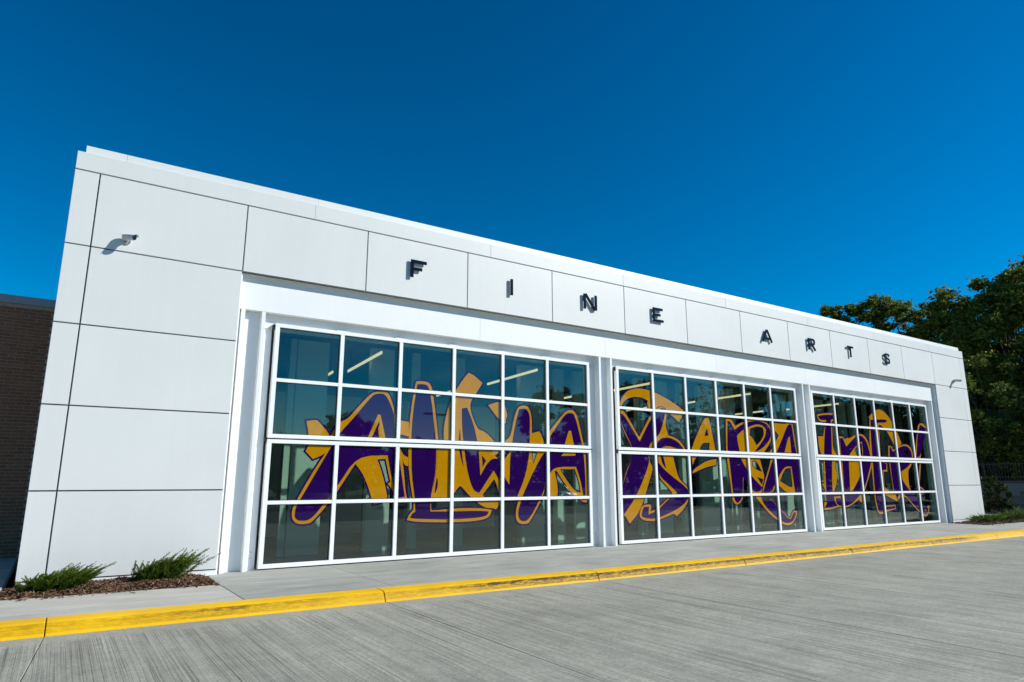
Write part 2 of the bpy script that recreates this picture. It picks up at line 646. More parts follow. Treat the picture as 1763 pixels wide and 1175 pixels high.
slab('concrete_slab', 'walk_cream', walk, -2.42, -0.14, -2.40, -1.02, zwalk)
slab('concrete_slab', 'walk_cream', walk, -6.5, -2.42, -2.40, 4.0, zwalk)
ax = [-0.14, 1.66, 3.45, 5.30, 7.15, 8.95, 10.75, 12.55, 14.35, 16.15, 17.95, 19.78, 21.6]
for a, b in zip(ax, ax[1:]):
    for y0, y1 in ((-2.40, -1.15), (-1.15, 0.34)):
        slab('concrete_slab', 'walk_grey', walk, a, b, y0, y1, zwalk, gap=0.0018, c=0.003)
slab('concrete_slab', 'walk_grey', walk, 21.6, 25.4, -2.40, -1.05, zwalk)
slab('concrete_slab', 'walk_grey', walk, 25.4, 29.4, -2.40, -1.05, zwalk)
slab('concrete_slab', 'walk_grey', walk, 29.4, 46.0, -2.40, -1.05, zwalk)
slab('concrete_slab', 'walk_cream', walk, 27.2, 29.4, -1.05, 12.0, zwalk)


def mulch_bed(name, label, x0, x1, y0, y1, z, n, seed, hump=0.05):
    rnd = np.random.default_rng(seed)
    m = MB()
    nx, ny = 24, 8
    def zz(x, y):
        u, v = (x - x0) / (x1 - x0), (y - y0) / (y1 - y0)
        e = min(u, 1 - u, v, 1 - v)
        return z - 0.03 + hump * min(1, e * 5) + 0.010 * math.sin(x * 9 + y * 5) + 0.008 * math.sin(x * 23 - y * 17)
    for j in range(ny + 1):
        for i in range(nx + 1):
            x, y = x0 + (x1 - x0) * i / nx, y0 + (y1 - y0) * j / ny
            m.v.append((x, y, zz(x, y)))
    for j in range(ny):
        for i in range(nx):
            k = j * (nx + 1) + i
            m.f.append((k, k + 1, k + nx + 2, k + nx + 1))
    soil = m.build(name, 'soil', smooth=True)
    tag(soil, label, 'mulch', kind='stuff')
    V, T = [], []
    for _ in range(n):
        x, y = rnd.uniform(x0 + .01, x1 - .01), rnd.uniform(y0 + .01, y1 - .01)
        c = np.array((x, y, zz(x, y) + rnd.uniform(0.002, 0.022)))
        if rnd.random() < 0.025:               # a few chips have spilled onto the slab
            y = y0 - rnd.exponential(0.05)
            c = np.array((x, y, zwalk(x, y) + 0.008))
        a = rnd.normal(size=3); a[2] *= 0.45; a /= np.linalg.norm(a)
        b = np.cross(a, rnd.normal(size=3) * np.array((.4, .4, 1))); b /= np.linalg.norm(b)
        L, W = rnd.uniform(0.012, 0.042), rnd.uniform(0.004, 0.010)
        nn = np.cross(a, b) * 0.004
        p = [c - a * L - b * W, c + a * L - b * W * .5, c + a * L * .9 + b * W, c - a * L * .8 + b * W]
        for q in (p, [p[0] - nn, p[1] - nn, p[1], p[0]], [p[2], p[3], p[3] - nn, p[2] - nn]):
            V += q
        t = rnd.beta(1.6, 2.6)
        T += [t] * 3
    o = tri_cloud('wood_chip', 'mulch', V, 4, T, soil)
    o['kind'] = 'stuff'
    return soil


mulch_bed('mulch_bed', 'brown wood chip mulch around the two junipers at the left wall', -2.41, -0.155, -1.015, -0.005, -0.045, 5200, 4)
mulch_bed('mulch_bed', 'brown wood chip mulch below the right end panel', 21.62, 27.19, -1.045, -0.005, -0.06, 3000, 5)

# ------------------------------------------------------------------ the white building
B = empty('arts_building', (11, 6, -0.07))
tag(B, 'long white panelled building with three large glazed overhead doors', 'building')
G = 0.009                          # half a panel joint
XS = [-2.3, -2.0] + [2.0 * k for k in range(0, 13)] + [24.3]
ZT, Z1, Z2, Z3, Z4, ZB = 5.483, 4.398, 3.294, 2.198, 1.099, 0.0
# backing wall behind the panel joints
bk = MB()
bk.box(-2.275, 24.275, 0.030, 0.10, Z1 + 0.012, 5.70)
bk.box(-2.275, -0.008, 0.030, 0.10, -0.25, Z1 + 0.012)
bk.box(22.008, 24.275, 0.030, 0.10, -0.25, Z1 + 0.012)
bk.build('backing', 'joint', B)


def panel(x0, x1, z0, z1, gx0=G, gx1=G, gz0=G, gz1=G):
    cbox('wall_panel', 'white_panel', B, x0 + gx0, x1 - gx1, 0.0, 0.026, z0 + gz0, z1 - gz1, c=0.003)


H = 0.003
for i in range(len(XS) - 1):
    x0, x1 = XS[i], XS[i + 1]
    right = i >= len(XS) - 2
    gl = 0 if i == 0 else (H if right else (G if i < 12 else 0.008))
    gr = 0 if i == len(XS) - 2 else (H if i == len(XS) - 3 else (G if i < 11 else 0.008))
    panel(x0, x1, Z1, ZT, gl, gr, G if (i < 2 or i > 12) else 0.004, G)
    if i < 2 or i > 12:
        gl2 = G if i == 2 else gl
        for za, zb in ((Z2, Z1), (Z3, Z2), (Z4, Z3), (ZB, Z4)):
            panel(x0, x1, za, zb, gl, gr if i != 1 else 0.006, G if za > 0 else 0.012, G)
# plinth strip under the end panels
box('base_trim', 'white_steel', B, -2.29, -0.01, 0.012, 0.029, -0.20, -0.004)
box('base_trim', 'white_steel', B, 22.01, 24.29, 0.012, 0.029, -0.20, -0.004)
# fascia in lengths, coping above it
fx = [-2.3, 1.06, 4.51, 7.99, 11.47, 14.95, 18.40, 21.83, 24.3]
for a, b in zip(fx, fx[1:]):
    cbox('fascia', 'white_panel', B, a + (0 if a == -2.3 else .0015), b - (0 if b == 24.3 else .0015), -0.002, 0.10, ZT + G, 5.752, c=0.003)
cxs = [-2.205, -1.70, 1.11, 4.0, 6.84, 9.8, 12.7, 15.6, 18.5, 21.4, 24.09]
for a, b in zip(cxs, cxs[1:]):
    m = MB()
    a_, b_ = a + .0015, b - .0015
    m.add([(a_, 0.015, 5.745), (b_, 0.015, 5.745), (b_, 0.028, 5.868), (a_, 0.028, 5.868), (a_, 0.34, 5.845), (b_, 0.34, 5.845), (a_, 0.34, 5.70), (b_, 0.34, 5.70)],
          [(0, 1, 2, 3), (3, 2, 5, 4), (4, 5, 7, 6), (0, 3, 4, 6), (1, 7, 5, 2), (0, 6, 7, 1)])
    m.build('coping', 'white_panel', B)
# side and rear walls, roof
box('side_wall', 'white_panel', B, -2.297, -2.1, 0.101, 14.0, -0.3, 5.74)
box('side_wall', 'white_panel', B, 24.1, 24.297, 0.101, 14.0, -0.3, 5.74)
box('rear_wall', 'white_panel', B, -2.297, 24.297, 14.001, 14.2, -0.3, 5.74)
box('roof', 'roof_grey', B, -2.09, 24.09, 0.35, 13.99, 5.2, 5.4)
# soffit and steel lintel of the recess
box('soffit', 'white_steel', B, -0.006, 22.006, 0.028, 0.30, Z1 - 0.010, Z1 + 0.011)
box('soffit_drip', 'gasket', B, 0.0, 22.0, 0.006, 0.026, Z1 - 0.024, Z1 - 0.011)
lx = [0.018, 4.35, 7.50, 11.1, 14.8, 18.4, 21.982]
for a, b in zip(lx, lx[1:]):
    cbox('lintel', 'white_steel', B, a + .001, b - .001, 0.11, 0.24, 3.832, Z1 - 0.0105, c=0.002)
box('header', 'white_steel', B, 0.018, 21.982, 0.245, 0.42, 3.60, Z1 - 0.012)
# returns of the recess at both ends
box('jamb_return', 'white_steel', B, -0.0055, 0.016, 0.028, 0.42, -0.20, Z1 - 0.0105)
box('jamb_return', 'white_steel', B, 21.984, 22.0055, 0.028, 0.42, -0.20, Z1 - 0.0105)
# steel columns: two flanges and a web set back between them
for c0, c1 in ((0.056, 0.421), (7.306, 7.684), (14.585, 14.962), (21.80, 22.0)):
    col = cbox('column', 'white_steel', B, c0, c0 + 0.058, 0.112, 0.405, -0.10, 3.830, c=0.003)
    if c1 < 21.9:
        cbox('flange', 'white_steel', col, c1 - 0.058, c1, 0.112, 0.405, -0.10, 3.830, c=0.003)
        box('web', 'white_steel', col, c0 + 0.060, c1 - 0.060, 0.235, 0.26, -0.10, 3.829)
    else:
        cbox('flange', 'white_steel', col, 21.925, 21.981, 0.112, 0.405, -0.10, 3.830, c=0.003)
        box('web', 'white_steel', col, 21.860, 21.923, 0.20, 0.23, -0.10, 3.829)
# side posts that carry the door tracks
for x0, x1 in ((0.423, 0.585), (7.108, 7.304), (7.686, 7.838), (14.383, 14.583), (14.964, 15.066), (21.557, 21.798)):
    post = cbox('door_post', 'white_steel', B, x0, x1, 0.262, 0.41, -0.10, 3.598, c=0.002)
    box('track', 'gasket', post, (x1 - 0.016) if x0 in (0.423, 7.686, 14.964) else (x0 + 0.002), (x1 - 0.002) if x0 in (0.423, 7.686, 14.964) else (x0 + 0.016), 0.248, 0.260, -0.05, 3.59)
    xm = (x0 + x1) / 2
    for zz_ in (0.10, 0.19):
        MB().tube([(xm, 0.263, zz_), (xm, 0.250, zz_)], 0.011, 6).build('bolt', 'camera_shell', post)

# doors: two leaves of twelve panes each
DX = [(0.600, 7.090), (7.852, 14.365), (15.080, 21.540)]
DT, DM, DB = 3.688, 1.866, -0.052
FY0, FY1, GY = 0.170, 0.242, 0.216
which = ('left', 'middle', 'right')
for di, (x0, x1) in enumerate(DX):
    sw = 0.070
    m = MB()
    for za, zb in ((DM + 0.010, DT), (DB, DM - 0.010)):
        m.cbox(x0, x1, FY0, FY1, zb - 0.060, zb, c=0.003)
        m.cbox(x0, x1, FY0, FY1, za, za + 0.062, c=0.003)
        m.cbox(x0, x0 + sw, FY0 + .001, FY1, za + 0.063, zb - 0.061, c=0.003)
        m.cbox(x1 - sw, x1, FY0 + .001, FY1, za + 0.063, zb - 0.061, c=0.003)
    door = m.build('overhead_door', 'frame_white', B)
    door['label'] = which[di] + ' glazed door with white frame in two folding leaves'
    pw = (x1 - x0 - sw) / 6
    mw = 0.033
    for (za, zb) in ((DM + 0.010, DT), (DB, DM - 0.010)):
        zi0, zi1 = za + 0.063, zb - 0.061
        zm = (zi0 + zi1) / 2
        for k in range(1, 6):
            xc = x0 + sw / 2 + pw * k
            cbox('mullion', 'frame_white', door, xc - mw, xc + mw, FY0 + .002, FY1, zi0, zi1, c=0.003)
        for k in range(6):
            xa = x0 + sw / 2 + pw * k + (sw / 2 if k == 0 else mw) + .0005
            xb = x0 + sw / 2 + pw * (k + 1) - (sw / 2 if k == 5 else mw) - .0005
            cbox('muntin', 'frame_white', door, xa, xb, FY0 + .004, FY1, zm - 0.028, zm + 0.028, c=0.003)
            for z0_, z1_ in ((zi0, zm - 0.028), (zm + 0.028, zi1)):
                box('pane', 'door_glass', door, xa - .004, xb + .004, GY, GY + 0.008, z0_ - .003, z1_ + .003)
                gs = MB()
                t = 0.009
                gs.box(xa, xb, GY - 0.014, GY - 0.001, z1_ - t, z1_ - .0005).box(xa, xb, GY - 0.014, GY - 0.001, z0_ + .0005, z0_ + t)
                gs.box(xa + .0003, xa + t, GY - 0.013, GY - 0.001, z0_ + t + .0003, z1_ - t - .0003).box(xb - t, xb - .0003, GY - 0.013, GY - 0.001, z0_ + t + .0003, z1_ - t - .0003)
                gs.build('gasket', 'gasket', door)
    # rubber seal between the leaves and under the door, hinges and top brackets
    box('seal', 'gasket', door, x0 + .01, x1 - .01, 0.19, 0.235, DM - 0.0095, DM + 0.0095)
    box('seal', 'gasket', door, x0 + .01, x1 - .01, 0.19, 0.235, -0.10, DB - 0.0005)
    for k in range(1, 6):
        xc = x0 + sw / 2 + pw * k
        cbox('bracket', 'camera_shell', door, xc - 0.10, xc + 0.10, 0.20, 0.243, DT + .0005, DT + 0.022, c=0.002)
    for xh in (x0 - 0.022, x1 + 0.022):
        for zh in (DM - 0.02, DT - 0.06):
            cbox('hinge', 'gasket', door, xh - 0.014, xh + 0.014, 0.19, 0.238, zh - 0.04, zh + 0.04, c=0.003)

# inside: floor, ceiling, walls, white display panels, hanging strip lamps
box('interior_floor', 'floor_polish', B, -2.08, 24.08, 0.36, 9.99, -0.25, -0.068)
box('interior_ceiling', 'ceiling_tile', B, -2.08, 24.08, 0.425, 9.99, 3.93, 4.1)
box('interior_wall', 'inner_grey', B, -2.08, 24.08, 10.0, 10.15, -0.25, 4.1)
box('interior_wall', 'inner_grey', B, -2.095, -1.95, 0.425, 9.99, -0.068, 3.93)
box('interior_wall', 'inner_grey', B, 23.95, 24.095, 0.425, 9.99, -0.068, 3.93)
PX = [(1.32, 1.43), (1.47, 2.06), (2.92, 3.4), (3.85, 4.0), (4.81, 5.06), (6.48, 7.12), (7.49, 7.72), (8.09, 8.36), (10.12, 10.18), (10.22, 10.33), (10.82, 11.3),
      (11.69, 11.82), (12.47, 13.15), (13.29, 13.44), (13.58, 13.64), (13.71, 13.95), (14.65, 14.83), (15.87, 16.04), (16.1, 16.46), (17.96, 18.51), (18.9, 19.1),
      (19.45, 19.66), (20.05, 20.3), (20.96, 21.07), (21.99, 22.39), (22.7, 23.3)]
rp = random.Random(3)
for a, b in PX:
    box('display_panel', 'inner_white', B, a, b, 1.90 + rp.uniform(-.05, .05), 2.02, -0.067, 3.83)
for a, b in ((-1.7, 0.2), (2.2, 4.6), (5.9, 8.8), (10.4, 12.9), (14.2, 16.8), (18.1, 20.5), (21.6, 23.5)):
    box('partition', 'inner_white', B, a, b, 6.4 + rp.uniform(-.5, .5), 7.1, -0.067, 3.4)
for xl in (2.65, 6.15, 9.55, 13.2, 17.4):
    for y0 in (0.75, 3.4):
        lm = MB()
        d = Vector((0.10, 1, 0)).normalized()
        p0 = Vector((xl, y0, 3.50))
        p1 = p0 + d * 2.4
        s_ = Vector((0.012, 0, 0))
        lm.add([p0 - s_, p0 + s_, p1 + s_, p1 - s_] + [q + Vector((0, 0, 0.05)) for q in (p0 - s_, p0 + s_, p1 + s_, p1 - s_)],
               [(0, 3, 2, 1), (4, 5, 6, 7), (0, 1, 5, 4), (1, 2, 6, 5), (2, 3, 7, 6), (3, 0, 4, 7)])
        lamp = lm.build('strip_lamp', 'lamp_tube', B)
        hw = MB()
        for q in (p0 + d * .2, p1 - d * .2):
            hw.tube([q + Vector((0, 0, .05)), (q.x, q.y, 3.93)], 0.004, 4)
        hw.build('hanger', 'inner_dark', lamp)
# ------------------------------------------------------------------ raised sign letters
sign = empty('wall_sign', (11, 0, 4.785))
tag(sign, 'raised black letters reading FINE ARTS across the white frieze', 'sign')


def ribbon(path, w):
    """flat stroke of width w along a poly-line -> outline polygon"""
    L_, R_ = [], []
    P = [Vector(p) for p in path]
    for i, p in enumerate(P):
        d0 = (p - P[i - 1]).normalized() if i else (P[1] - p).normalized()
        d1 = (P[i + 1] - p).normalized() if i < len(P) - 1 else d0
        n0, n1 = Vector((-d0.y, d0.x)), Vector((-d1.y, d1.x))
        nn = (n0 + n1)
        nn = nn / max(0.35, nn.length_squared / 2) * 1.0 if nn.length > 1e-6 else n0
        L_.append(p + nn * w / 2)
        R_.append(p - nn * w / 2)
    return L_, R_


LW = 0.056
LET = {  # strokes in a box of unit height (1 = 0.33 m)
    'F': [[(.085, 0), (.085, 1)], [(.17, .915), (.95, .915)], [(.17, .50), (.68, .50)]],
    'I': [[(.085, 0), (.085, 1)]],
    'N': [[(.085, 0), (.085, 1)], [(1.02, 0), (1.02, 1)], [(.15, 1.0), (.955, 0.0)]],
    'E': [[(.085, 0), (.085, 1)], [(.17, .915), (.95, .915)], [(.17, .50), (.72, .50)], [(.17, .085), (1.0, .085)]],
    'A': [[(.06, 0), (.60, .985)], [(1.20, 0), (.66, .985)], [(.30, .27), (.96, .27)]],
    'R': [[(.085, 0), (.085, 1)], [(.17, .915), (.72, .915), (.86, .86), (.90, .74), (.86, .58), (.72, .50), (.17, .50)], [(.55, .46), (.98, 0)]],
    'T': [[(.46, 0), (.46, .83)], [(0, .915), (.92, .915)]],
    'S': [[(.86, .72), (.84, .86), (.72, .915), (.24, .915), (.12, .86), (.085, .72), (.12, .57), (.24, .51), (.70, .49), (.82, .43), (.855, .27), (.82, .13), (.70, .085), (.20, .085), (.09, .14), (.06, .28)]],
}
hh = 0.328
for ch, x0 in (('F', 2.805), ('I', 4.945), ('N', 6.80), ('E', 8.84), ('A', 12.80), ('R', 14.83), ('T', 16.785), ('S', 18.815)):
    m = MB()
    for si, st in enumerate(LET[ch]):
        pts = [(x0 + px * hh, 4.785 + pz * hh) for px, pz in st]
        a, b = ribbon(pts, LW)
        k = len(a)
        e = 0.0006 * si
        vs = [(p.x, -0.052 - e, p.y) for p in a] + [(p.x, -0.052 - e, p.y) for p in b] + [(p.x, -0.030 + e, p.y) for p in a] + [(p.x, -0.030 + e, p.y) for p in b]
        fs = []
        for i in range(k - 1):
            fs += [(i, i + 1, k + i + 1, k + i), (2 * k + i, 3 * k + i, 3 * k + i + 1, 2 * k + i + 1),
                   (i, 2 * k + i, 2 * k + i + 1, i + 1), (k + i, k + i + 1, 3 * k + i + 1, 3 * k + i)]
        fs += [(0, k, 3 * k, 2 * k), (k - 1, 3 * k - 1, 4 * k - 1, 2 * k - 1)]
        m.add(vs, fs)
    lo = m.build('letter', 'black_letter', sign)
    lo['label'] = 'black letter ' + ch
    pins = MB()
    st = LET[ch][0]
    for px, pz in (st[0], st[-1]):
        pz = min(.9, max(.1, pz))
        pins.tube([(x0 + px * hh, -0.031, 4.785 + pz * hh), (x0 + px * hh, 0.001, 4.785 + pz * hh)], 0.006, 6)
    pins.build('standoff', 'camera_shell', lo)

# ------------------------------------------------------------------ vinyl lettering on the door glass
LETTERS=[
 (0,'a',[[(1.054,0.717),(1.072,0.841),(1.129,0.948),(1.244,1.173),(1.413,1.479),(1.546,1.678),(1.611,1.965),(1.675,2.1),(1.748,2.178),(1.88,2.235),(2.013,2.405),(2.25,2.679),(2.365,2.725),(2.544,2.738),(2.618,2.668),(2.745,2.299),(2.724,2.277),(2.811,1.907),(2.832,1.778),(2.896,1.54),(2.967,0.992),(2.999,0.941),(2.819,0.936),(2.806,0.936),(2.702,1.103),(2.628,1.182),(2.676,1.211),(2.573,1.591),(2.424,1.582),(2.531,1.338),(2.632,0.968),(2.623,0.939),(2.468,0.854),(2.385,0.846),(2.289,1.124),(2.174,1.355),(2.044,1.503),(1.767,1.07),(1.587,0.823),(1.392,0.609),(1.338,0.575),(1.173,0.568),(1.087,0.619)],[(1.195,2.164),(1.355,2.194),(1.402,2.157),(1.597,1.956),(1.609,1.762),(1.555,1.688),(1.462,1.62),(1.335,1.567),(1.21,1.689),(1.257,1.783),(1.241,1.976)]],
  [[(1.107,0.733),(1.118,0.84),(1.184,0.956),(1.61,1.746),(1.72,1.96),(1.982,2.258),(2.29,2.654),(2.377,2.692),(2.506,2.698),(2.591,2.591),(2.702,2.353),(2.701,2.157),(2.784,1.814),(2.822,1.612),(2.948,0.965),(2.828,0.949),(2.827,0.956),(2.733,1.123),(2.615,1.625),(2.614,1.655),(2.068,1.633),(1.753,1.135),(1.547,0.86),(1.354,0.623),(1.169,0.621),(1.111,0.671)]],[[(2.403,2.336),(2.447,2.33),(2.555,1.938),(2.441,1.934),(2.409,2.115),(2.441,2.154),(2.428,2.227),(2.304,1.938),(2.237,1.941)]],[]),
 (0,'l',[[(2.988,1.948),(2.996,2.239),(3.024,2.518),(3.046,2.694),(3.091,2.954),(3.124,2.971),(3.339,2.974),(3.401,2.899),(3.433,2.794),(3.505,2.371),(3.567,1.933),(3.562,1.933),(3.543,1.779),(3.539,1.361),(3.454,0.988),(3.451,0.739),(3.483,0.72),(3.924,0.753),(4.443,0.747),(4.7,0.707),(4.666,0.597),(4.515,0.534),(4.151,0.511),(3.712,0.517),(3.166,0.541),(3.003,0.578),(3.04,0.675),(3.129,0.746),(3.102,0.918),(3.041,1.21),(3,1.486),(2.99,1.764)],[(2.808,2.256),(2.983,2.235),(2.992,1.982),(2.817,2.018)],[(2.836,1.775),(2.895,1.66),(2.991,1.625),(2.996,1.486),(2.953,1.476),(2.894,1.54)]],
  [[(3.126,2.912),(3.301,2.927),(3.363,2.842),(3.425,2.543),(3.517,1.932),(3.528,1.779),(3.528,1.361),(3.447,1.006),(3.437,0.859),(3.441,0.708),(3.794,0.7),(4.455,0.698),(4.63,0.681),(4.596,0.599),(4.285,0.569),(3.711,0.567),(3.165,0.595),(3.062,0.612),(3.1,0.687),(3.157,0.709),(3.145,0.863),(3.136,0.954),(3.066,1.358),(3.052,1.766),(3.039,1.932),(3.056,2.416)]],[],[]),
 (0,'w',[[(3.696,2.328),(3.762,2.564),(3.879,2.827),(4.051,3.08),(4.166,3.212),(4.295,3.176),(4.476,3.041),(4.322,2.813),(4.176,2.609),(4.364,2.17),(4.515,2.14),(4.657,2.044),(4.768,1.928),(4.798,1.874),(4.836,1.749),(4.758,1.691),(4.917,1.573),(5.113,1.771),(4.976,1.92),(4.989,1.976),(5.118,2.061),(5.194,2.424),(5.27,2.61),(5.348,2.667),(5.494,2.676),(5.561,2.628),(5.617,2.447),(5.615,2.143),(5.797,2.188),(5.899,2.026),(5.898,1.934),(5.913,1.95),(5.978,1.782),(5.944,1.13),(5.836,0.863),(5.551,0.454),(5.475,0.43),(5.325,0.435),(5.246,0.503),(5.226,0.652),(5.301,0.89),(4.957,0.894),(4.79,0.711),(4.747,0.737),(4.536,0.745),(4.234,0.952),(4.05,1.135),(4.005,1.135),(3.897,1.002),(3.789,0.928),(3.456,0.932),(3.458,0.988),(3.544,1.361),(3.547,1.779),(3.679,1.812),(3.676,1.937),(3.667,2.131)],[(4.605,2.632),(4.794,2.704),(4.954,2.709),(4.998,2.594),(5.048,2.452),(4.999,2.378),(5.009,2.316),(4.956,2.29),(4.806,2.412)]],
  [[(4.041,2.536),(4.145,2.556),(4.288,2.267),(4.378,1.934),(4.406,1.783),(4.447,1.319),(4.656,1.639),(4.849,1.637),(4.88,1.553),(4.882,1.212),(4.741,1.421),(4.73,1.415),(4.428,1.017),(4.301,1.057),(4.181,1.366),(4.105,1.775),(4.084,1.933),(4.047,2.219)],[(4.007,2.163),(4.022,1.931),(4.088,1.472),(3.992,1.772),(3.98,1.948)],[(3.556,1.286),(3.575,1.23),(3.568,1.099),(3.517,1.006),(3.534,1.173)],[(5.151,1.928),(5.216,2.262),(5.315,2.595),(5.471,2.626),(5.561,2.517),(5.571,2.352),(5.558,1.941),(5.557,1.771),(5.466,1.336),(5.263,0.935),(4.969,0.934),(4.967,1.312),(5.09,1.152),(5.113,1.76)],[(5.871,1.747),(5.979,1.792),(5.944,1.13),(5.771,0.843),(5.526,0.495),(5.375,0.479),(5.3,0.541),(5.288,0.67),(5.351,0.849),(5.401,0.969),(5.607,1.336)]],[],[[(4.477,1.695),(4.568,1.597),(4.494,1.477)],[(4.748,1.262),(4.498,0.978),(4.604,0.879),(4.806,0.857),(4.877,0.935),(4.804,1.173)],[(5.601,1.793),(5.74,1.765),(5.647,1.544)]]),
 (0,'a',[[(6.017,2.169),(6.184,2.345),(6.379,2.544),(6.502,2.647),(6.662,2.656),(6.747,2.584),(6.829,2.337),(6.931,1.937),(6.967,1.751),(7.019,1.214),(7.03,0.9),(6.969,0.8),(6.842,0.817),(6.621,0.969),(6.43,1.15),(6.203,1.435),(6.162,1.414),(6.218,1.214),(6.237,1.045),(6.213,0.899),(5.981,0.881),(5.998,1.591),(6.015,1.984)]],
  [[(6.051,2.096),(6.207,2.27),(6.402,2.507),(6.513,2.59),(6.648,2.598),(6.721,2.505),(6.881,1.945),(6.9,1.959),(6.943,1.388),(6.945,0.955),(6.887,0.934),(6.824,1.236),(6.712,1.512),(6.177,1.505),(6.027,1.36),(6.005,1.349),(6.012,1.91),(6.037,1.91)]],[[(6.53,2.228),(6.591,2.23),(6.663,1.929),(6.695,1.777),(6.694,1.734),(6.325,1.719),(6.387,1.77),(6.411,1.931)]],[[(6.299,1.458),(6.674,1.462),(6.794,1.171),(6.818,0.999),(6.678,1.021),(6.46,1.235)]]),
 (1,'y',[[(7.973,2.916),(8.058,3.05),(8.188,3.162),(8.367,3.226),(8.6,3.259),(8.859,3.231),(9.122,3.184),(9.494,3.055),(9.764,2.946),(9.954,2.84),(9.916,2.711),(9.792,2.559),(9.632,2.657),(9.473,2.745),(9.4,2.794),(9.371,2.854),(9.239,2.904),(9.103,2.876),(9.06,2.816),(9.041,2.72),(8.882,2.711),(8.777,2.931),(8.819,2.991),(8.64,3.054),(8.41,3.057),(8.231,3.016),(8.077,2.923),(7.998,2.807),(7.968,2.806)],[(7.975,2.733),(8.069,2.744),(8.504,2.174),(8.894,2.703),(9.059,2.812),(9.212,2.898),(9.37,2.835),(9.393,2.683),(9.333,2.47),(9.413,2.245),(9.062,2.195),(8.978,2.117),(8.864,1.947),(8.776,1.767),(8.794,1.64),(8.878,1.532),(8.86,1.44),(8.614,0.929),(8.544,0.78),(8.382,0.538),(8.129,0.347),(8.028,0.495),(7.981,0.514),(7.965,0.944),(7.992,1.292),(8.321,1.775),(8.279,1.939),(7.98,2.388)]],
  [[(7.979,2.66),(8.065,2.647),(8.512,2.074),(8.903,2.618),(9.054,2.721),(9.21,2.864),(9.343,2.833),(9.334,2.699),(9.175,2.311),(9.035,2.194),(8.844,2.057),(8.773,1.944),(8.763,1.767),(8.779,1.603),(8.378,0.931),(7.983,0.548),(7.965,0.961),(7.99,1.24),(8.308,1.757),(8.292,1.949),(7.982,2.443)]],[],[]),
 (1,'s',[[(9.007,2.155),(9.224,2.248),(9.44,2.246),(9.682,2.189),(9.868,2.071),(9.956,1.93),(9.532,1.802),(9.597,1.559),(9.685,1.271),(9.963,1.112),(10.006,0.943),(9.965,0.776),(9.758,0.577),(9.56,0.463),(9.484,0.529),(9.268,0.462),(9.056,0.414),(8.874,0.376),(8.597,0.393),(8.463,0.44),(8.418,0.52),(8.475,0.658),(8.553,0.727),(8.768,0.732),(8.79,0.678),(8.759,0.581),(8.915,0.631),(9.074,0.7),(9.238,0.805),(9.459,0.939),(9.449,0.985),(9.36,1.059),(9.21,1.187),(9.06,1.314),(9.075,1.774),(9.007,1.951)]],
  [[(9.029,2.082),(9.221,2.191),(9.491,2.191),(9.705,2.113),(9.863,1.994),(9.887,1.947),(9.693,1.947),(9.478,2.002),(9.262,1.995),(9.151,1.933),(9.089,1.774),(9.037,1.791)],[(9.072,1.626),(9.229,1.481),(9.538,1.298),(9.947,1.075),(9.992,0.943),(9.939,0.795),(9.653,0.634),(9.325,0.533),(9.059,0.459),(8.877,0.428),(8.625,0.444),(8.503,0.483),(8.494,0.553),(8.563,0.682),(8.714,0.68),(8.692,0.521),(8.964,0.595),(9.319,0.831),(9.511,0.92),(9.623,0.969),(9.367,1.15),(9.055,1.351)],[(9.141,1.775),(9.221,1.777),(9.296,1.5),(9.184,1.609)]],[],[]),
 (1,'a',[[(10.68,2.713),(10.825,2.712),(10.886,2.502),(10.995,1.951),(10.307,1.811),(10.177,1.596),(10.152,1.757),(10.154,1.946),(10.372,2.288),(10.519,2.503)],[(10.167,1.47),(10.444,1.609),(10.71,1.707),(11.016,1.742),(10.976,1.599),(10.697,1.561),(10.434,1.49),(10.161,1.403)]],
  [[(10.738,2.469),(10.774,2.286),(10.643,2.281)]],[],[[(10.537,2.112),(10.804,2.12),(10.779,1.95),(10.433,1.945)]]),
 (1,'r',[[(11.449,2.726),(11.673,2.729),(11.782,2.561),(12.064,2.666),(12.332,2.726),(12.692,2.763),(13.05,2.714),(13.246,2.551),(13.225,2.265),(12.867,1.963),(12.664,1.77),(12.768,1.404),(12.789,1.331),(12.669,1.076),(12.582,0.842),(12.705,0.643),(12.807,0.632),(12.963,0.801),(13.383,0.521),(13.663,0.303),(13.743,0.31),(13.846,0.483),(14.021,0.479),(14.02,0.358),(13.835,0.179),(13.621,0.112),(13.338,0.185),(13.168,0.281),(12.94,0.386),(12.644,0.626),(12.405,0.826),(12.198,1.024),(12.008,1.363),(11.961,1.327),(11.909,0.85),(11.812,0.728),(11.653,0.661),(11.549,0.715),(11.492,0.82),(11.492,0.958),(11.396,1.764),(11.389,1.97)]],
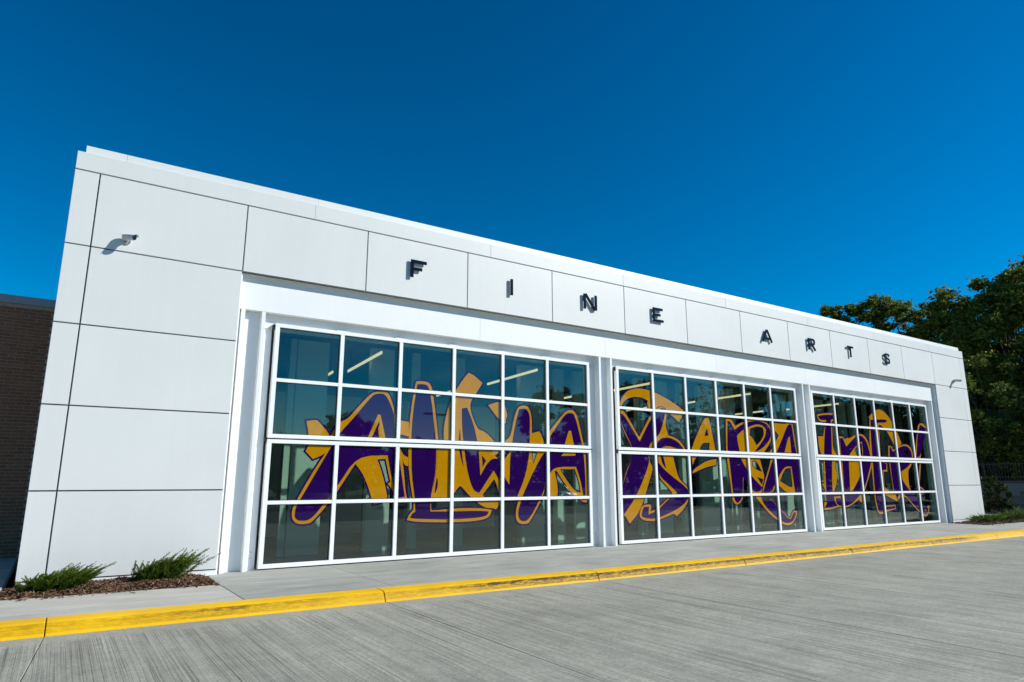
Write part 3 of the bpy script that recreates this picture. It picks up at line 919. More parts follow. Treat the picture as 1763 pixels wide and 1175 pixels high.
  [[(11.514,2.675),(11.61,2.662),(11.744,2.468),(12.089,2.63),(12.329,2.697),(12.659,2.736),(13.017,2.693),(13.197,2.53),(13.17,2.32),(12.947,2.124),(12.629,1.975),(12.479,1.953),(12.74,2.155),(12.96,2.35),(13.011,2.522),(12.888,2.63),(12.649,2.653),(12.345,2.577),(12.073,2.482),(11.828,2.326),(11.841,2.181),(11.887,1.947),(11.921,1.738),(12.239,1.382),(12.669,1.076),(12.597,0.968),(12.278,0.97),(11.99,1.327),(11.945,1.309),(11.903,0.92),(11.802,0.763),(11.659,0.713),(11.536,0.854),(11.492,1.766),(11.428,1.953)],[(12.612,0.842),(12.709,0.679),(12.828,0.677),(12.961,0.783),(13.045,0.737),(13.379,0.493),(13.66,0.276),(13.772,0.291),(13.873,0.445),(13.968,0.443),(13.953,0.341),(13.808,0.216),(13.63,0.176),(13.373,0.22),(13.174,0.326),(12.704,0.634)]],[],[[(12.353,2.522),(12.644,2.604),(12.88,2.569),(12.927,2.405),(12.746,2.211),(12.571,2.112),(12.43,2.293),(12.32,2.363)],[(12.35,1.728),(12.512,1.74),(12.716,1.458),(12.513,1.493),(12.336,1.6)],[(12.494,1.329),(12.738,1.276),(12.67,1.13)]]),
 (1,'a',[[(13.375,2.711),(13.819,2.703),(13.937,2.738),(14.164,2.729),(14.251,1.958),(14.357,1.783),(14.416,1.396),(14.362,0.926),(14.005,0.929),(13.596,0.951),(13.343,1.147),(13.179,1.074),(13.071,0.937),(12.668,0.94),(12.718,1.112),(13.13,1.76),(13.079,1.958),(13.373,2.213),(13.335,2.517)]],
  [[(13.949,2.709),(14.112,2.707),(14.203,1.967),(14.324,1.782),(14.352,1.299),(14.331,0.936),(14.023,0.939),(13.956,1.603),(13.638,1.608),(13.154,1.111),(13.042,0.946),(12.683,0.949),(13.177,1.77),(13.389,1.976),(13.692,2.358)]],[[(13.919,2.376),(13.984,2.378),(13.991,1.962),(13.702,1.964)]],[[(13.662,1.552),(13.919,1.564),(13.933,1.099),(13.832,1.062),(13.416,1.231)],[(13.366,2.518),(13.525,2.409),(13.376,2.232)]]),
 (2,'i',[[(15.32,3.03),(15.448,3.064),(15.734,3.098),(16.168,3.132),(16.146,2.911),(16.03,2.887),(16.018,2.724),(15.951,2.148),(16.028,2.043),(16.124,1.956),(15.958,1.635),(16.044,1.447),(15.977,1.164),(15.83,0.996),(15.761,0.848),(15.934,0.531),(15.797,0.515),(15.526,0.475),(15.263,0.463),(15.281,0.671),(15.427,0.669),(15.411,0.962),(15.331,1.073),(15.262,1.146),(15.382,1.183),(15.467,1.797),(15.364,1.974),(15.283,2.129),(15.288,2.444),(15.533,2.445),(15.657,2.726),(15.756,2.856),(15.445,2.849),(15.365,2.925)]],
  [[(15.376,2.997),(15.505,3.031),(16.144,3.085),(16.138,2.957),(15.972,2.921),(15.97,2.722),(15.87,1.951),(15.851,1.804),(15.717,1.015),(15.774,0.867),(15.779,0.7),(15.907,0.569),(15.533,0.521),(15.274,0.526),(15.44,0.65),(15.431,0.888),(15.5,1.798),(15.484,1.96),(15.672,2.726),(15.765,2.91),(15.452,2.894)]],[],[]),
 (2,'d',[[(16.344,2.475),(16.523,2.476),(16.591,2.402),(16.749,2.454),(16.844,2.429),(17.171,2.562),(17.485,2.593),(17.682,2.534),(17.852,2.333),(17.899,1.959),(17.926,1.802),(17.816,1.54),(17.393,1.007),(17.249,0.833),(17.201,0.68),(17.117,0.623),(17.01,0.721),(16.628,0.574),(16.338,0.505),(15.934,0.531),(15.816,0.626),(15.782,0.811),(16.121,0.826),(16.132,0.695),(16.255,0.618),(16.282,0.956),(16.297,1.813),(16.298,1.942)]],
  [[(16.35,2.421),(16.499,2.435),(16.636,2.194),(17.084,2.456),(17.374,2.551),(17.604,2.494),(17.778,2.312),(17.864,1.958),(17.888,1.801),(17.722,1.539),(17.404,1.065),(17.025,0.797),(16.635,0.612),(16.31,0.543),(15.94,0.568),(15.846,0.699),(15.875,0.773),(16.078,0.77),(16.115,0.695),(16.289,0.618),(16.367,1.814),(16.33,1.943)]],[[(16.724,1.961),(17.065,2.179),(17.294,2.315),(17.474,2.358),(17.47,1.95),(17.331,1.811),(17.214,1.397),(16.905,1.106),(16.699,0.953),(16.601,0.954),(16.683,1.781)]],[[(17.048,2.124),(17.29,2.293),(17.46,2.321),(17.43,1.958),(17.123,1.951)]]),
 (2,'e',[[(18.006,3.1),(18.236,3.256),(18.492,3.357),(18.666,3.378),(18.896,3.33),(19.145,3.197),(19.317,3.023),(19.569,2.722),(19.741,2.381),(19.536,2.265),(19.326,2.277),(19.191,2.453),(18.984,2.699),(18.851,2.801),(18.603,2.916),(18.513,2.894),(18.517,2.751),(18.429,1.935),(18.416,1.886),(18.75,1.739),(18.718,1.511),(18.499,1.509),(18.456,1.059),(18.993,0.83),(19.062,0.641),(18.444,0.835),(18.412,0.521),(18.964,0.539),(18.974,0.417),(18.448,0.355),(18.219,0.287),(17.99,0.293),(17.899,0.44),(17.842,0.841),(17.877,1.522),(17.856,1.763),(17.886,1.941),(17.9,2.41),(18.053,3.085)]],
  [[(18.092,3.034),(18.259,3.042),(18.498,3.064),(18.982,3.088),(19.025,3.045),(18.979,2.992),(18.512,2.966),(18.44,2.944),(18.449,2.748),(18.378,1.934),(18.45,1.792),(18.713,1.739),(18.676,1.567),(18.454,1.556),(18.424,0.91),(18.387,0.485),(18.938,0.502),(18.923,0.437),(18.422,0.401),(18.233,0.351),(18.004,0.356),(17.929,0.585),(17.899,0.95),(17.962,1.765),(17.968,1.942),(18.011,2.554)]],[],[]),
 (2,'r',[[(18.945,2.284),(19.119,2.289),(19.196,2.165),(19.345,2.205),(19.576,2.284),(19.769,2.345),(20.063,2.363),(20.265,2.286),(20.374,2.122),(20.356,1.974),(20.231,1.761),(20.102,1.641),(19.948,1.57),(19.892,1.092),(19.972,0.937),(20.301,0.661),(20.532,0.463),(20.633,0.383),(20.785,0.34),(20.901,0.476),(21.019,0.454),(20.968,0.336),(20.821,0.164),(20.614,0.15),(20.329,0.292),(19.953,0.531),(19.626,0.785),(19.312,0.751),(19.062,0.641),(18.96,0.849),(18.944,0.943),(18.898,1.742),(18.875,1.961)]],
  [[(19.007,2.25),(19.076,2.252),(19.167,2.111),(19.567,2.248),(19.871,2.32),(20.154,2.283),(20.299,2.12),(20.296,1.954),(20.131,1.76),(19.905,1.639),(19.528,1.518),(19.522,1.247),(19.933,0.937),(20.406,0.601),(20.734,0.303),(20.891,0.436),(20.948,0.416),(20.836,0.222),(20.647,0.197),(20.304,0.351),(19.698,0.765),(19.318,0.941),(19.108,0.678),(19.038,0.867),(18.963,0.943),(18.936,1.742),(18.944,1.963)]],[],[[(19.839,2.182),(20.067,2.225),(20.151,2.117),(20.077,1.959),(19.858,1.955)]]),
 (2,'exclamation',[[(20.858,2.87),(20.973,3.028),(21.1,3.072),(21.277,3.08),(21.46,2.954),(21.484,2.897),(21.105,2.48),(20.825,1.974),(20.799,1.77),(20.658,1.368),(20.567,1.169),(20.616,1.527),(20.742,1.789),(20.56,1.969),(20.598,2.277),(20.796,2.697)],[(20.367,1.091),(20.639,1.051),(20.802,0.971),(20.691,0.853),(20.52,0.737),(20.358,0.895)]],
  [[(20.935,2.873),(21.068,3.022),(21.43,2.914),(21.271,2.677),(20.827,1.983),(20.581,1.978),(20.806,2.659)],[(20.4,1.061),(20.611,1.021),(20.736,0.951),(20.63,0.853),(20.532,0.785),(20.403,0.914)]],[],[]),
]



def chaikin(lp, it=2):
    for _ in range(it):
        out = []
        n_ = len(lp)
        for i in range(n_):
            p, a, b = Vector(lp[i]), Vector(lp[i - 1]), Vector(lp[(i + 1) % n_])
            u, v = (p - a), (b - p)
            if u.length < 1e-4 or v.length < 1e-4:
                continue
            ang = u.angle(v)
            if ang > R(62) or ang < R(4):
                out.append(tuple(p))
            else:
                out += [tuple(p - u * 0.25), tuple(p + v * 0.25)]
        lp = out
    return lp


def area(lp):
    return 0.5 * sum(a[0] * b[1] - b[0] * a[1] for a, b in zip(lp, lp[1:] + lp[:1]))


def outset(lp, d):
    s = 1 if area(lp) > 0 else -1
    out = []
    n_ = len(lp)
    for i in range(n_):
        p, a, b = Vector(lp[i]), Vector(lp[i - 1]), Vector(lp[(i + 1) % n_])
        u, v = (p - a).normalized(), (b - p).normalized()
        nn = Vector((u.y + v.y, -(u.x + v.x))) * s
        L_ = nn.length
        if L_ < 1e-3:
            out.append(tuple(p))
            continue
        out.append(tuple(p + nn / L_ * min(2.0, 2.0 / L_) * d))
    return out


def inside(lp, x, y):
    w = 0
    n_ = len(lp)
    for i in range(n_):
        x0, y0 = lp[i]
        x1, y1 = lp[(i + 1) % n_]
        if y0 <= y < y1 and (x1 - x0) * (y - y0) - (x - x0) * (y1 - y0) > 0:
            w += 1
        elif y1 <= y < y0 and (x1 - x0) * (y - y0) - (x - x0) * (y1 - y0) < 0:
            w -= 1
    return w != 0


def flat_mesh(name, mat, loops, holes, Y, parent):
    V, E = [], []
    for lp in loops + holes:
        o = len(V)
        V += [Vector(p) for p in lp]
        E += [(o + i, o + (i + 1) % len(lp)) for i in range(len(lp))]
    ov, oe, of, *_ = delaunay_2d_cdt(V, E, [], 0, 1e-5)
    fs = []
    for f in of:
        c = sum((ov[i] for i in f), Vector((0, 0))) / len(f)
        if any(inside(lp, c.x, c.y) for lp in loops) and not any(inside(lp, c.x, c.y) for lp in holes):
            q = [ov[i] for i in f]
            s = (q[1] - q[0]).cross(q[2] - q[0])
            fs.append(tuple(f) if s > 0 else tuple(reversed(f)))
    used = sorted({i for f in fs for i in f})
    new = {i: k for k, i in enumerate(used)}
    m = MB()
    m.v = [(ov[i].x, Y, ov[i].y) for i in used]
    m.f = [tuple(new[i] for i in f) for f in fs]
    return m.build(name, mat, parent)


VL = []
for i, (txt, lab) in enumerate((('ALWA', 'purple and gold graffiti letters ALWA on the left door glass'),
                                ('YSARA', 'purple and gold graffiti letters YS A RA on the middle door glass'),
                                ('IDER', 'purple and gold graffiti letters IDER on the right door glass'))):
    e = empty('window_lettering', ((DX[i][0] + DX[i][1]) / 2, GY, 1.0))
    tag(e, lab, 'lettering', 'graffiti lettering on the glass doors')
    VL.append(e)
for k, (d, nm, gold, purple, gold2, holes) in enumerate(LETTERS):
    gold = [chaikin(l) for l in gold]
    purple = [chaikin(l) for l in purple]
    gold2 = [chaikin(l) for l in gold2]
    holes = [chaikin(l) for l in holes]
    y = GY - 0.0015 - 0.0006 * (k % 5)
    lt = flat_mesh('letter', 'vinyl_gold', gold, holes, y - 0.0036, VL[d])
    lt['label'] = 'vinyl letter ' + nm.upper() if len(nm) == 1 else 'vinyl exclamation mark'
    flat_mesh('letter_border', 'vinyl_purple', [outset(l, 0.030) for l in gold], [outset(l, -0.022) for l in holes], y, lt)
    for lp_ in purple:
        flat_mesh('letter_fill', 'vinyl_purple', [lp_], holes, y - 0.0072, lt)
    if gold2:
        flat_mesh('letter_highlight', 'vinyl_gold', gold2, holes, y - 0.0104, lt)

# ------------------------------------------------------------------ security cameras


def security_camera(label, x, z, aim):
    e = empty('security_camera', (x, 0, z))
    tag(e, label, 'camera', 'security cameras on the facade')
    MB().tube([(x, 0.0, z), (x, -0.022, z), (x, -0.030, z)], [0.058, 0.056, 0.045], 20).build('mount', 'camera_shell', e, True)
    q = Vector((x, -0.115, z + 0.015))
    MB().tube([(x, -0.028, z), (x, -0.075, z), q], [0.026, 0.024, 0.026], 12).build('arm', 'camera_shell', e, True)
    d = Vector(aim).normalized()
    a, b = q - d * 0.075, q + d * 0.115
    body = MB().tube([a, a + d * 0.008, b - d * 0.006, b], [0.034, 0.042, 0.042, 0.040], 20).build('body', 'camera_shell', e, True)
    MB().tube([b - d * 0.003, b + d * 0.004], [0.036, 0.036], 20).build('lens', 'lens_black', body)
    up = Vector((0, 0, 1))
    sd = d.cross(up).normalized()
    u2 = sd.cross(d).normalized()
    m = MB()
    n_ = 9
    for t0 in (a - d * .004, b + d * .038):
        for k in range(n_):
            t = math.pi * (0.12 + 0.76 * k / (n_ - 1))
            for rr in (0.0445, 0.0475):
                m.v.append(tuple(t0 + (sd * math.cos(t) + u2 * math.sin(t)) * rr))
    for k in range(n_ - 1):
        i, j = 2 * k, 2 * k + 2
        o = 2 * n_
        m.f += [(i + 1, j + 1, o + j + 1, o + i + 1), (i, o + i, o + j, j), (i, j, j + 1, i + 1), (o + i, o + i + 1, o + j + 1, o + j)]
    m.f += [(0, 1, 2 * n_ + 1, 2 * n_), (2 * n_ - 2, 4 * n_ - 2, 4 * n_ - 1, 2 * n_ - 1)]
    m.build('sun_shield', 'camera_shell', body, True)


security_camera('grey security camera high on the left end panel', -1.575, 4.565, (0.62, -0.75, -0.10))
security_camera('grey security camera high on the right end panel beside the trees', 23.33, 4.60, (0.22, -0.96, -0.12))

# ------------------------------------------------------------------ brick building to the left
br = empty('brick_building', (-8, 4.0, -0.1))
tag(br, 'low dark brick building in shade behind the left end', 'building')
BY = 4.0
box('wall', 'mortar', br, -20, -2.31, BY + 0.009, BY + 4, -0.3, 4.34)
bl, bh, mj = 0.207, 0.0497, 0.0105
bm = MB().cbox(0, bl, 0, 0.06, 0, bh, c=0.0025)
bme = bpy.data.meshes.new('brick')
bme.from_pydata(bm.v, [], bm.f)
bme.materials.append(MATS['brick'])
rest = MB()
rb = random.Random(11)
nrow = int((4.30 + 0.12) / (bh + mj))
cand = []
for r in range(nrow):
    z = -0.12 + r * (bh + mj)
    off = (0.5 if r % 2 else 0.0) * (bl + mj)
    for c in range(0, 24):
        x = -2.325 - off - (c + 1) * (bl + mj)
        cand.append((c, z, x))
for c, z, x in cand:
    dx, dy = rb.uniform(-.0015, .0015), rb.uniform(-.0012, .0012)
    if c < 4:
        o = bpy.data.objects.new('brick', bme)
        COL.objects.link(o)
        o.parent = br
        o.matrix_parent_inverse = br.matrix_basis.inverted()
        o.location = (x + dx, BY + dy, z)
    else:
        rest.cbox(x + dx, x + dx + bl, BY + dy, BY + 0.03, z, z + bh, c=0.0025)
o = rest.build('brick_courses', 'brick', br)
o['kind'] = 'stuff'
cbox('roof_cap', 'brick_cap', br, -20, -2.315, BY - 0.05, BY + 4.1, 4.325, 4.47, c=0.006)

# ------------------------------------------------------------------ plants
rng = np.random.default_rng(7)


def unit(v):
    return v / np.maximum(1e-9, np.linalg.norm(v, axis=-1, keepdims=True))


def leaf_quads(P, size, rnd, flat=0.0, up=None):
    n = len(P)
    a = rnd.normal(size=(n, 3)); a[:, 2] *= (1 - flat)
    a = unit(a)
    nn = rnd.normal(size=(n, 3)); nn[:, 2] += 1.4 * flat
    b = unit(np.cross(a, nn))
    s = size * rnd.uniform(0.6, 1.35, size=(n, 1))
    c = np.cross(a, b) * s * 0.16
    return np.stack([P - a * s, P + b * s * 0.55 + c, P + a * s, P - b * s * 0.55 + c], 1).reshape(-1, 3)


def tree(name, label, pos, height, spread, seed, leaves=14000, size=0.16, mat='leaf_oak', base=0.25, group=None, clumps=46, trunk=0.26, squash=1.0, cat='tree', sparse=False, reach=0.58):
    rnd = np.random.default_rng(seed)
    x, y, z0 = pos
    e = empty(name, pos)
    tag(e, label, cat, group)
    # limbs: fork from the trunk towards clump centres that fill an uneven crown
    cz, rz = height * (base + 1) / 2, height * (1 - base) / 2
    C = []
    while len(C) < clumps:
        u = unit(rnd.normal(size=3)) * rnd.uniform(0.25, 1.0) ** 0.45
        w = 1.0 - 0.32 * max(0, u[2]) ** 2
        p = np.array((u[0] * spread * w, u[1] * spread * w, cz + u[2] * rz * squash))
        p *= np.array((1, 1, 1)) * (1 + 0.0)
        p[:2] += rnd.normal(size=2) * spread * 0.07
        if p[2] > height * base * 0.8:
            C.append(p)
    C = np.array(C)
    C[:, 2] *= height / (C[:, 2].max() + spread * 0.16)
    t = MB()
    lean = rnd.normal(size=2) * 0.02 * height
    top = Vector((lean[0], lean[1], height * 0.62))
    ts = [Vector((0, 0, -0.1)), Vector((0, 0, 0.25)), Vector((lean[0] * .3, lean[1] * .3, height * .22)), Vector((lean[0] * .7, lean[1] * .7, height * .42)), top]
    t.tube([Vector(pos) + p for p in ts], [trunk * 1.45, trunk * 1.05, trunk * .85, trunk * .6, trunk * .28], 9)
    trk = t.build('trunk', 'bark', e, True)
    lm = MB()
    for c in C:
        h0 = min(0.95, max(0.25, (c[2] / height) * rnd.uniform(0.45, 0.75)))
        s0 = top * h0
        s0 = Vector((lean[0] * h0, lean[1] * h0, height * .62 * h0 + height * .04))
        c_ = Vector(c)
        mid = s0.lerp(c_, 0.5) + Vector((rnd.normal() * .05, rnd.normal() * .05, 0.06)) * spread
        r0 = trunk * rnd.uniform(0.22, 0.40)
        lm.tube([Vector(pos) + s0, Vector(pos) + mid, Vector(pos) + c_], [r0, r0 * .6, r0 * .18], 5, False)
        for _ in range(3 if not sparse else 7):
            q = Vector(unit(rnd.normal(size=3)) * spread * rnd.uniform(.12, .26))
            s1 = mid.lerp(c_, rnd.uniform(.2, .9))
            lm.tube([Vector(pos) + s1, Vector(pos) + s1 + q], [r0 * .25, r0 * .06], 4, False)
    lm.build('limb', 'bark', e, True)
    # foliage: sub-clumps round every limb end, denser at the outside
    rc = spread * 0.34 * rnd.uniform(0.65, 1.25, size=len(C))
    per = leaves // len(C)
    V, T = [], []
    for c, r_ in zip(C, rc):
        ns = 7
        sub = c + unit(rnd.normal(size=(ns, 3))) * r_ * rnd.uniform(0.45, 1.0, size=(ns, 1)) * np.array((1, 1, .72))
        k = rnd.integers(0, ns, size=per)
        rr = r_ * reach * np.abs(rnd.normal(size=(per, 1))) ** 0.6 * 0.62
        P = sub[k] + unit(rnd.normal(size=(per, 3))) * rr * np.array((1, 1, .7))
        keep = P[:, 2] > height * base * 0.45
        P = P[keep]
        V.append(leaf_quads(P + np.array(pos), size, rnd, 0.35))
        tn = rnd.beta(2, 2.6, size=len(P)) * 0.75 + 0.12 * rnd.random() + 0.10
        odd = rnd.random(len(P)) < 0.035
        T.append(np.where(odd, 1.0, np.minimum(tn, .9)))
    cr = tri_cloud('crown', mat, np.concatenate(V), 4, np.concatenate(T), e)
    return e


def juniper(label, pos, length, height, seed, lean=(0.5, -0.1), n=150, mat='leaf_juniper', group='low junipers along the facade'):
    """low spreading evergreen: arching plumes set with short pointed sprays"""
    rnd = np.random.default_rng(seed)
    e = empty('juniper', pos)
    tag(e, label, 'shrub', group)
    V, T = [], []
    st = MB()
    P0 = np.array(pos)
    for k in range(n):
        a = rnd.uniform(0, 2 * math.pi)
        d = np.array((math.cos(a), math.sin(a) * 0.7, 0)) * rnd.uniform(0.15, 0.9) + np.array((lean[0], lean[1], 0)) * rnd.uniform(0.2, 1.1)
        L = length * rnd.uniform(0.36, 0.62)
        root = P0 + np.array((rnd.normal() * .14 * length, rnd.normal() * .07 * length, 0.0))
        rise = height * (rnd.uniform(0.35, 0.85) + 0.55 * max(0, d[0]) * rnd.uniform(0.5, 1.0))
        m_ = 20
        s = np.linspace(0, 1, m_)[:, None]
        side = np.array((-d[1], d[0], 0)) * rnd.normal() * 0.12
        pts = root + d * L * s ** 0.9 + side * s * s * L + np.array((0, 0, 1)) * rise * (1.15 * s - 0.10 * s * s)
        if k % 3 == 0:
            st.tube([pts[0], pts[6], pts[12]], [0.007, 0.005, 0.003], 4, False)
        tang = unit(np.gradient(pts, axis=0))
        t0 = rnd.uniform(0.08, 0.58)
        for i in range(2, m_):
            thin = 1 - (i / m_) ** 2
            for _ in range(9 if i < m_ - 4 else 5):
                w = unit(tang[i] * 1.7 + rnd.normal(size=3) * (0.25 + 0.45 * thin))
                l_ = (0.022 + 0.038 * thin) * rnd.uniform(0.7, 1.3)
                sd = unit(np.cross(w, rnd.normal(size=3))) * rnd.uniform(0.0022, 0.0040)
                p = pts[i] + rnd.normal(size=3) * (0.002 + 0.006 * thin)
                V += [p - sd, p + w * l_ * .5 - sd * 1.1, p + w * l_, p + w * l_ * .5 + sd * 1.1]
                T.append(min(1, max(0, t0 + 0.28 * (i / m_) + rnd.normal() * .1)))
    st.build('stem', 'twig', e)
    tri_cloud('foliage', mat, np.array(V), 4, T, e)
    return e


juniper('green juniper nearest the left corner of the white wall', (-1.96, -0.62, -0.04), 0.82, 0.20, 21, (0.55, -0.02), 190)
juniper('green juniper leaning right beside the left door column', (-0.84, -0.50, -0.03), 0.72, 0.25, 22, (0.70, 0.02), 170)
juniper('dark spreading juniper at the foot of the right end panel', (23.3, -0.45, -0.05), 1.7, 0.22, 23, (0.25, 0.0), 170)
juniper('spreading juniper second from the right end panel', (25.1, -0.40, -0.05), 1.8, 0.26, 24, (0.2, 0.0), 170)
juniper('spreading juniper farthest right along the mulch', (26.6, -0.2, -0.05), 1.8, 0.34, 25, (0.2, 0.0), 150)

# ------------------------------------------------------------------ retaining wall with picket fence
RWX = 37.0
rw = empty('retaining_wall', (RWX, 6, -0.4))
tag(rw, 'dark grey block retaining wall in shade beyond the right end', 'wall')
box('core', 'joint', rw, RWX + 0.03, RWX + 0.4, -6, 30, -0.42, 1.14)
blk = MB()
bw, bhh = 0.445, 0.195
blk.add([(0.0, .012, .012), (0.0, bw - .012, .012), (0.0, bw - .012, bhh - .012), (0.0, .012, bhh - .012), (.03, 0, 0), (.03, bw, 0), (.03, bw, bhh), (.03, 0, bhh), (.2, 0, 0), (.2, bw, 0), (.2, bw, bhh), (.2, 0, bhh)],
        [(0, 3, 2, 1), (0, 1, 5, 4), (1, 2, 6, 5), (2, 3, 7, 6), (3, 0, 4, 7), (4, 5, 9, 8), (5, 6, 10, 9), (6, 7, 11, 10), (7, 4, 8, 11)])
blm = bpy.data.meshes.new('wall_block')
blm.from_pydata(blk.v, [], blk.f)
blm.materials.append(MATS['wall_block'])
for r in range(8):
    for c in range(26):
        o = bpy.data.objects.new('wall_block', blm)
        COL.objects.link(o)
        o.parent = rw
        o.matrix_parent_inverse = rw.matrix_basis.inverted()
        o.location = (RWX + rb.uniform(-.004, .004) + r * .006, -2.2 + c * 0.452 + (0.226 if r % 2 else 0), -0.42 + r * 0.199)
box('wall_cap', 'wall_block', rw, RWX - 0.03, RWX + 0.42, -6, 30, 1.172, 1.26)
pf = empty('picket_fence', (RWX + 0.3, 6, 1.26))
tag(pf, 'black iron picket fence on top of the retaining wall', 'fence')
for z in (1.42, 2.06):
    box('rail', 'fence_black', pf, RWX + 0.18, RWX + 0.22, -4, 12, z, z + 0.035)
pk = MB().box(-.009, .009, -.009, .009, 0, .88).add([(-.009, -.009, .88), (.009, -.009, .88), (.009, .009, .88), (-.009, .009, .88), (0, 0, .94)], [(0, 1, 4), (1, 2, 4), (2, 3, 4), (3, 0, 4)])
pkm = bpy.data.meshes.new('picket')
pkm.from_pydata(pk.v, [], pk.f)
pkm.materials.append(MATS['fence_black'])
for k in range(115):
    o = bpy.data.objects.new('picket', pkm)
    COL.objects.link(o)
    o.parent = pf
    o.matrix_parent_inverse = pf.matrix_basis.inverted()
    o.location = (RWX + 0.16, -3.9 + k * 0.125, 1.28)
for k in range(8):
    box('post', 'fence_black', pf, RWX + 0.23, RWX + 0.28, -3.9 + k * 2.2, -3.85 + k * 2.2, 1.255, 2.2)

# upright shrubs in front of the wall
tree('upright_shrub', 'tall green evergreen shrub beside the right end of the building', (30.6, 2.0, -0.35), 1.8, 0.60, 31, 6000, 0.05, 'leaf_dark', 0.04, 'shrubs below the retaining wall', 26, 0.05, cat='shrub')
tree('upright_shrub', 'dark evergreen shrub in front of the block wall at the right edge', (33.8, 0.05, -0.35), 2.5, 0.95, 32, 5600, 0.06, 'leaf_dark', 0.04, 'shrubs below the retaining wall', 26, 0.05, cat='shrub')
tree('upright_shrub', 'small rounded shrub low at the right edge of the picture', (31.0, -0.75, -0.35), 1.25, 0.6, 33, 3000, 0.05, 'leaf_green', 0.03, 'shrubs below the retaining wall', 20, 0.04, cat='shrub')

# trees beyond the wall
tg = 'trees beyond the retaining wall'
tree('oak_tree', 'tallest dark oak towering above the right end of the roof', (46.9, 6.4, -0.2), 14.7, 4.3, 41, 70000, 0.125, 'leaf_oak', 0.30, tg, 64, 0.34)
tree('oak_tree', 'dark oak on the left flank of the tallest one', (46.6, 9.7, -0.2), 12.6, 3.2, 42, 44000, 0.125, 'leaf_oak', 0.30, tg, 44, 0.28)
tree('oak_tree', 'farthest left oak showing only its top over the parapet', (46.2, 17.3, -0.2), 14.4, 2.3, 43, 20000, 0.12, 'leaf_oak', 0.45, tg, 30, 0.22)
tree('oak_tree', 'second oak from the left above the parapet', (47.6, 15.2, -0.2), 15.0, 2.3, 49, 22000, 0.12, 'leaf_oak', 0.45, tg, 30, 0.22)
tree('oak_tree', 'oak between the parapet pair and the tall crown', (50.6, 14.0, -0.2), 14.9, 2.7, 50, 22000, 0.12, 'leaf_oak', 0.45, tg, 32, 0.24)
tree('oak_tree', 'oak cut off by the right edge of the picture', (48.5, 0.4, -0.2), 12.6, 4.4, 44, 50000, 0.13, 'leaf_oak', 0.26, tg, 56, 0.34)
tree('maple_tree', 'small light green tree right beside the building corner', (39.4, 5.2, -0.2), 8.3, 2.0, 45, 15000, 0.085, 'leaf_green', 0.25, tg, 34, 0.13)
tree('maple_tree', 'green understorey tree above the picket fence at the right', (39.6, 2.6, -0.2), 5.6, 2.5, 46, 20000, 0.080, 'leaf_green', 0.16, tg, 38, 0.13)
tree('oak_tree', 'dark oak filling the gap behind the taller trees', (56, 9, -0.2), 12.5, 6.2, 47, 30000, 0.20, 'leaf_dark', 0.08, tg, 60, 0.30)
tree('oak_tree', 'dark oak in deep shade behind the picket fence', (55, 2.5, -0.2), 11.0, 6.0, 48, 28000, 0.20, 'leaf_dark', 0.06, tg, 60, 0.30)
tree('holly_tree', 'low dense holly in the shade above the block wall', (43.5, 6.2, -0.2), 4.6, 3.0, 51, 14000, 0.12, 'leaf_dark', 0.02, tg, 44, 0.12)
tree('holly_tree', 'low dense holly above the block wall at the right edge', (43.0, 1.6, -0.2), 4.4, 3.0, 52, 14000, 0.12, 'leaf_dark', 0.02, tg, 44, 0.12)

# ------------------------------------------------------------------ what the glass mirrors: far side of the parking lot
rg = 'trees across the parking lot'
for k, (x, y, h, s, mt, lab) in enumerate((
        (9.5, -60.0, 6.0, 3.4, 'leaf_dark', 'small dark tree across the lot at the far left end'),
        (17.0, -60.5, 6.0, 3.2, 'leaf_dark', 'rounded tree across the lot opposite the left door'),
        (23.0, -58.0, 8.6, 3.3, 'leaf_dark', 'taller dark tree across the lot opposite the left door'),
        (30.5, -57.0, 5.4, 4.0, 'leaf_dark', 'low broad tree across the lot behind the tall lamp'),
        (37.5, -41.0, 10.5, 3.6, 'leaf_dark', 'upright tree across the lot opposite the first column'),
        (40.0, -33.0, 10.2, 2.6, 'leaf_oak', 'narrow tree across the lot opposite the middle door'),
        (46.5, -22.0, 12.5, 4.2, 'leaf_dark', 'large tree across the lot opposite the second column'),
        (51.5, -18.0, 13.5, 4.6, 'leaf_dark', 'largest dark tree across the lot opposite the right door'),
        (58.0, -17.0, 13.5, 4.8, 'leaf_dark', 'dark tree across the lot beyond the right door'),
        (65.0, -17.0, 13.0, 4.8, 'leaf_dark', 'last dark tree across the lot on the far right'))):
    tree('lot_tree', lab, (x, y, -0.3), h, s, 60 + k, 7000, 0.24, mt, 0.16, rg, 34, 0.2)
tree('bare_tree', 'nearly bare tree across the lot opposite the middle door', (42.5, -26.5, -0.3), 9.6, 3.6, 77, 900, 0.16, 'leaf_oak', 0.3, rg, 46, 0.2, sparse=True)

wv, wt = [], []
rw_ = np.random.default_rng(99)
for k in range(190):                          # far wood along the edge of the lot
    cx_, cy_ = rw_.uniform(-30, 125), rw_.uniform(-76, -68)
    hw_ = rw_.uniform(4.6, 7.2)
    if k >= 100:
        cx_, cy_, hw_ = rw_.uniform(82, 92), rw_.uniform(-72, 0), rw_.uniform(8, 11)
    n_ = 420
    u_ = unit(rw_.normal(size=(n_, 3))) * rw_.uniform(0.3, 1, size=(n_, 1)) ** .4
    P_ = np.array((cx_, cy_, hw_ * .52 - .3)) + u_ * np.array((2.6, 2.0, hw_ * .50))
    wv.append(leaf_quads(P_, 0.42, rw_, .3))
    wt.append(rw_.beta(2, 3, size=n_) * .7)
tag(tri_cloud('far_wood', 'leaf_dark', np.concatenate(wv), 4, np.concatenate(wt)), 'distant dark wood along the far edge of the parking lot', 'wood', kind='stuff')

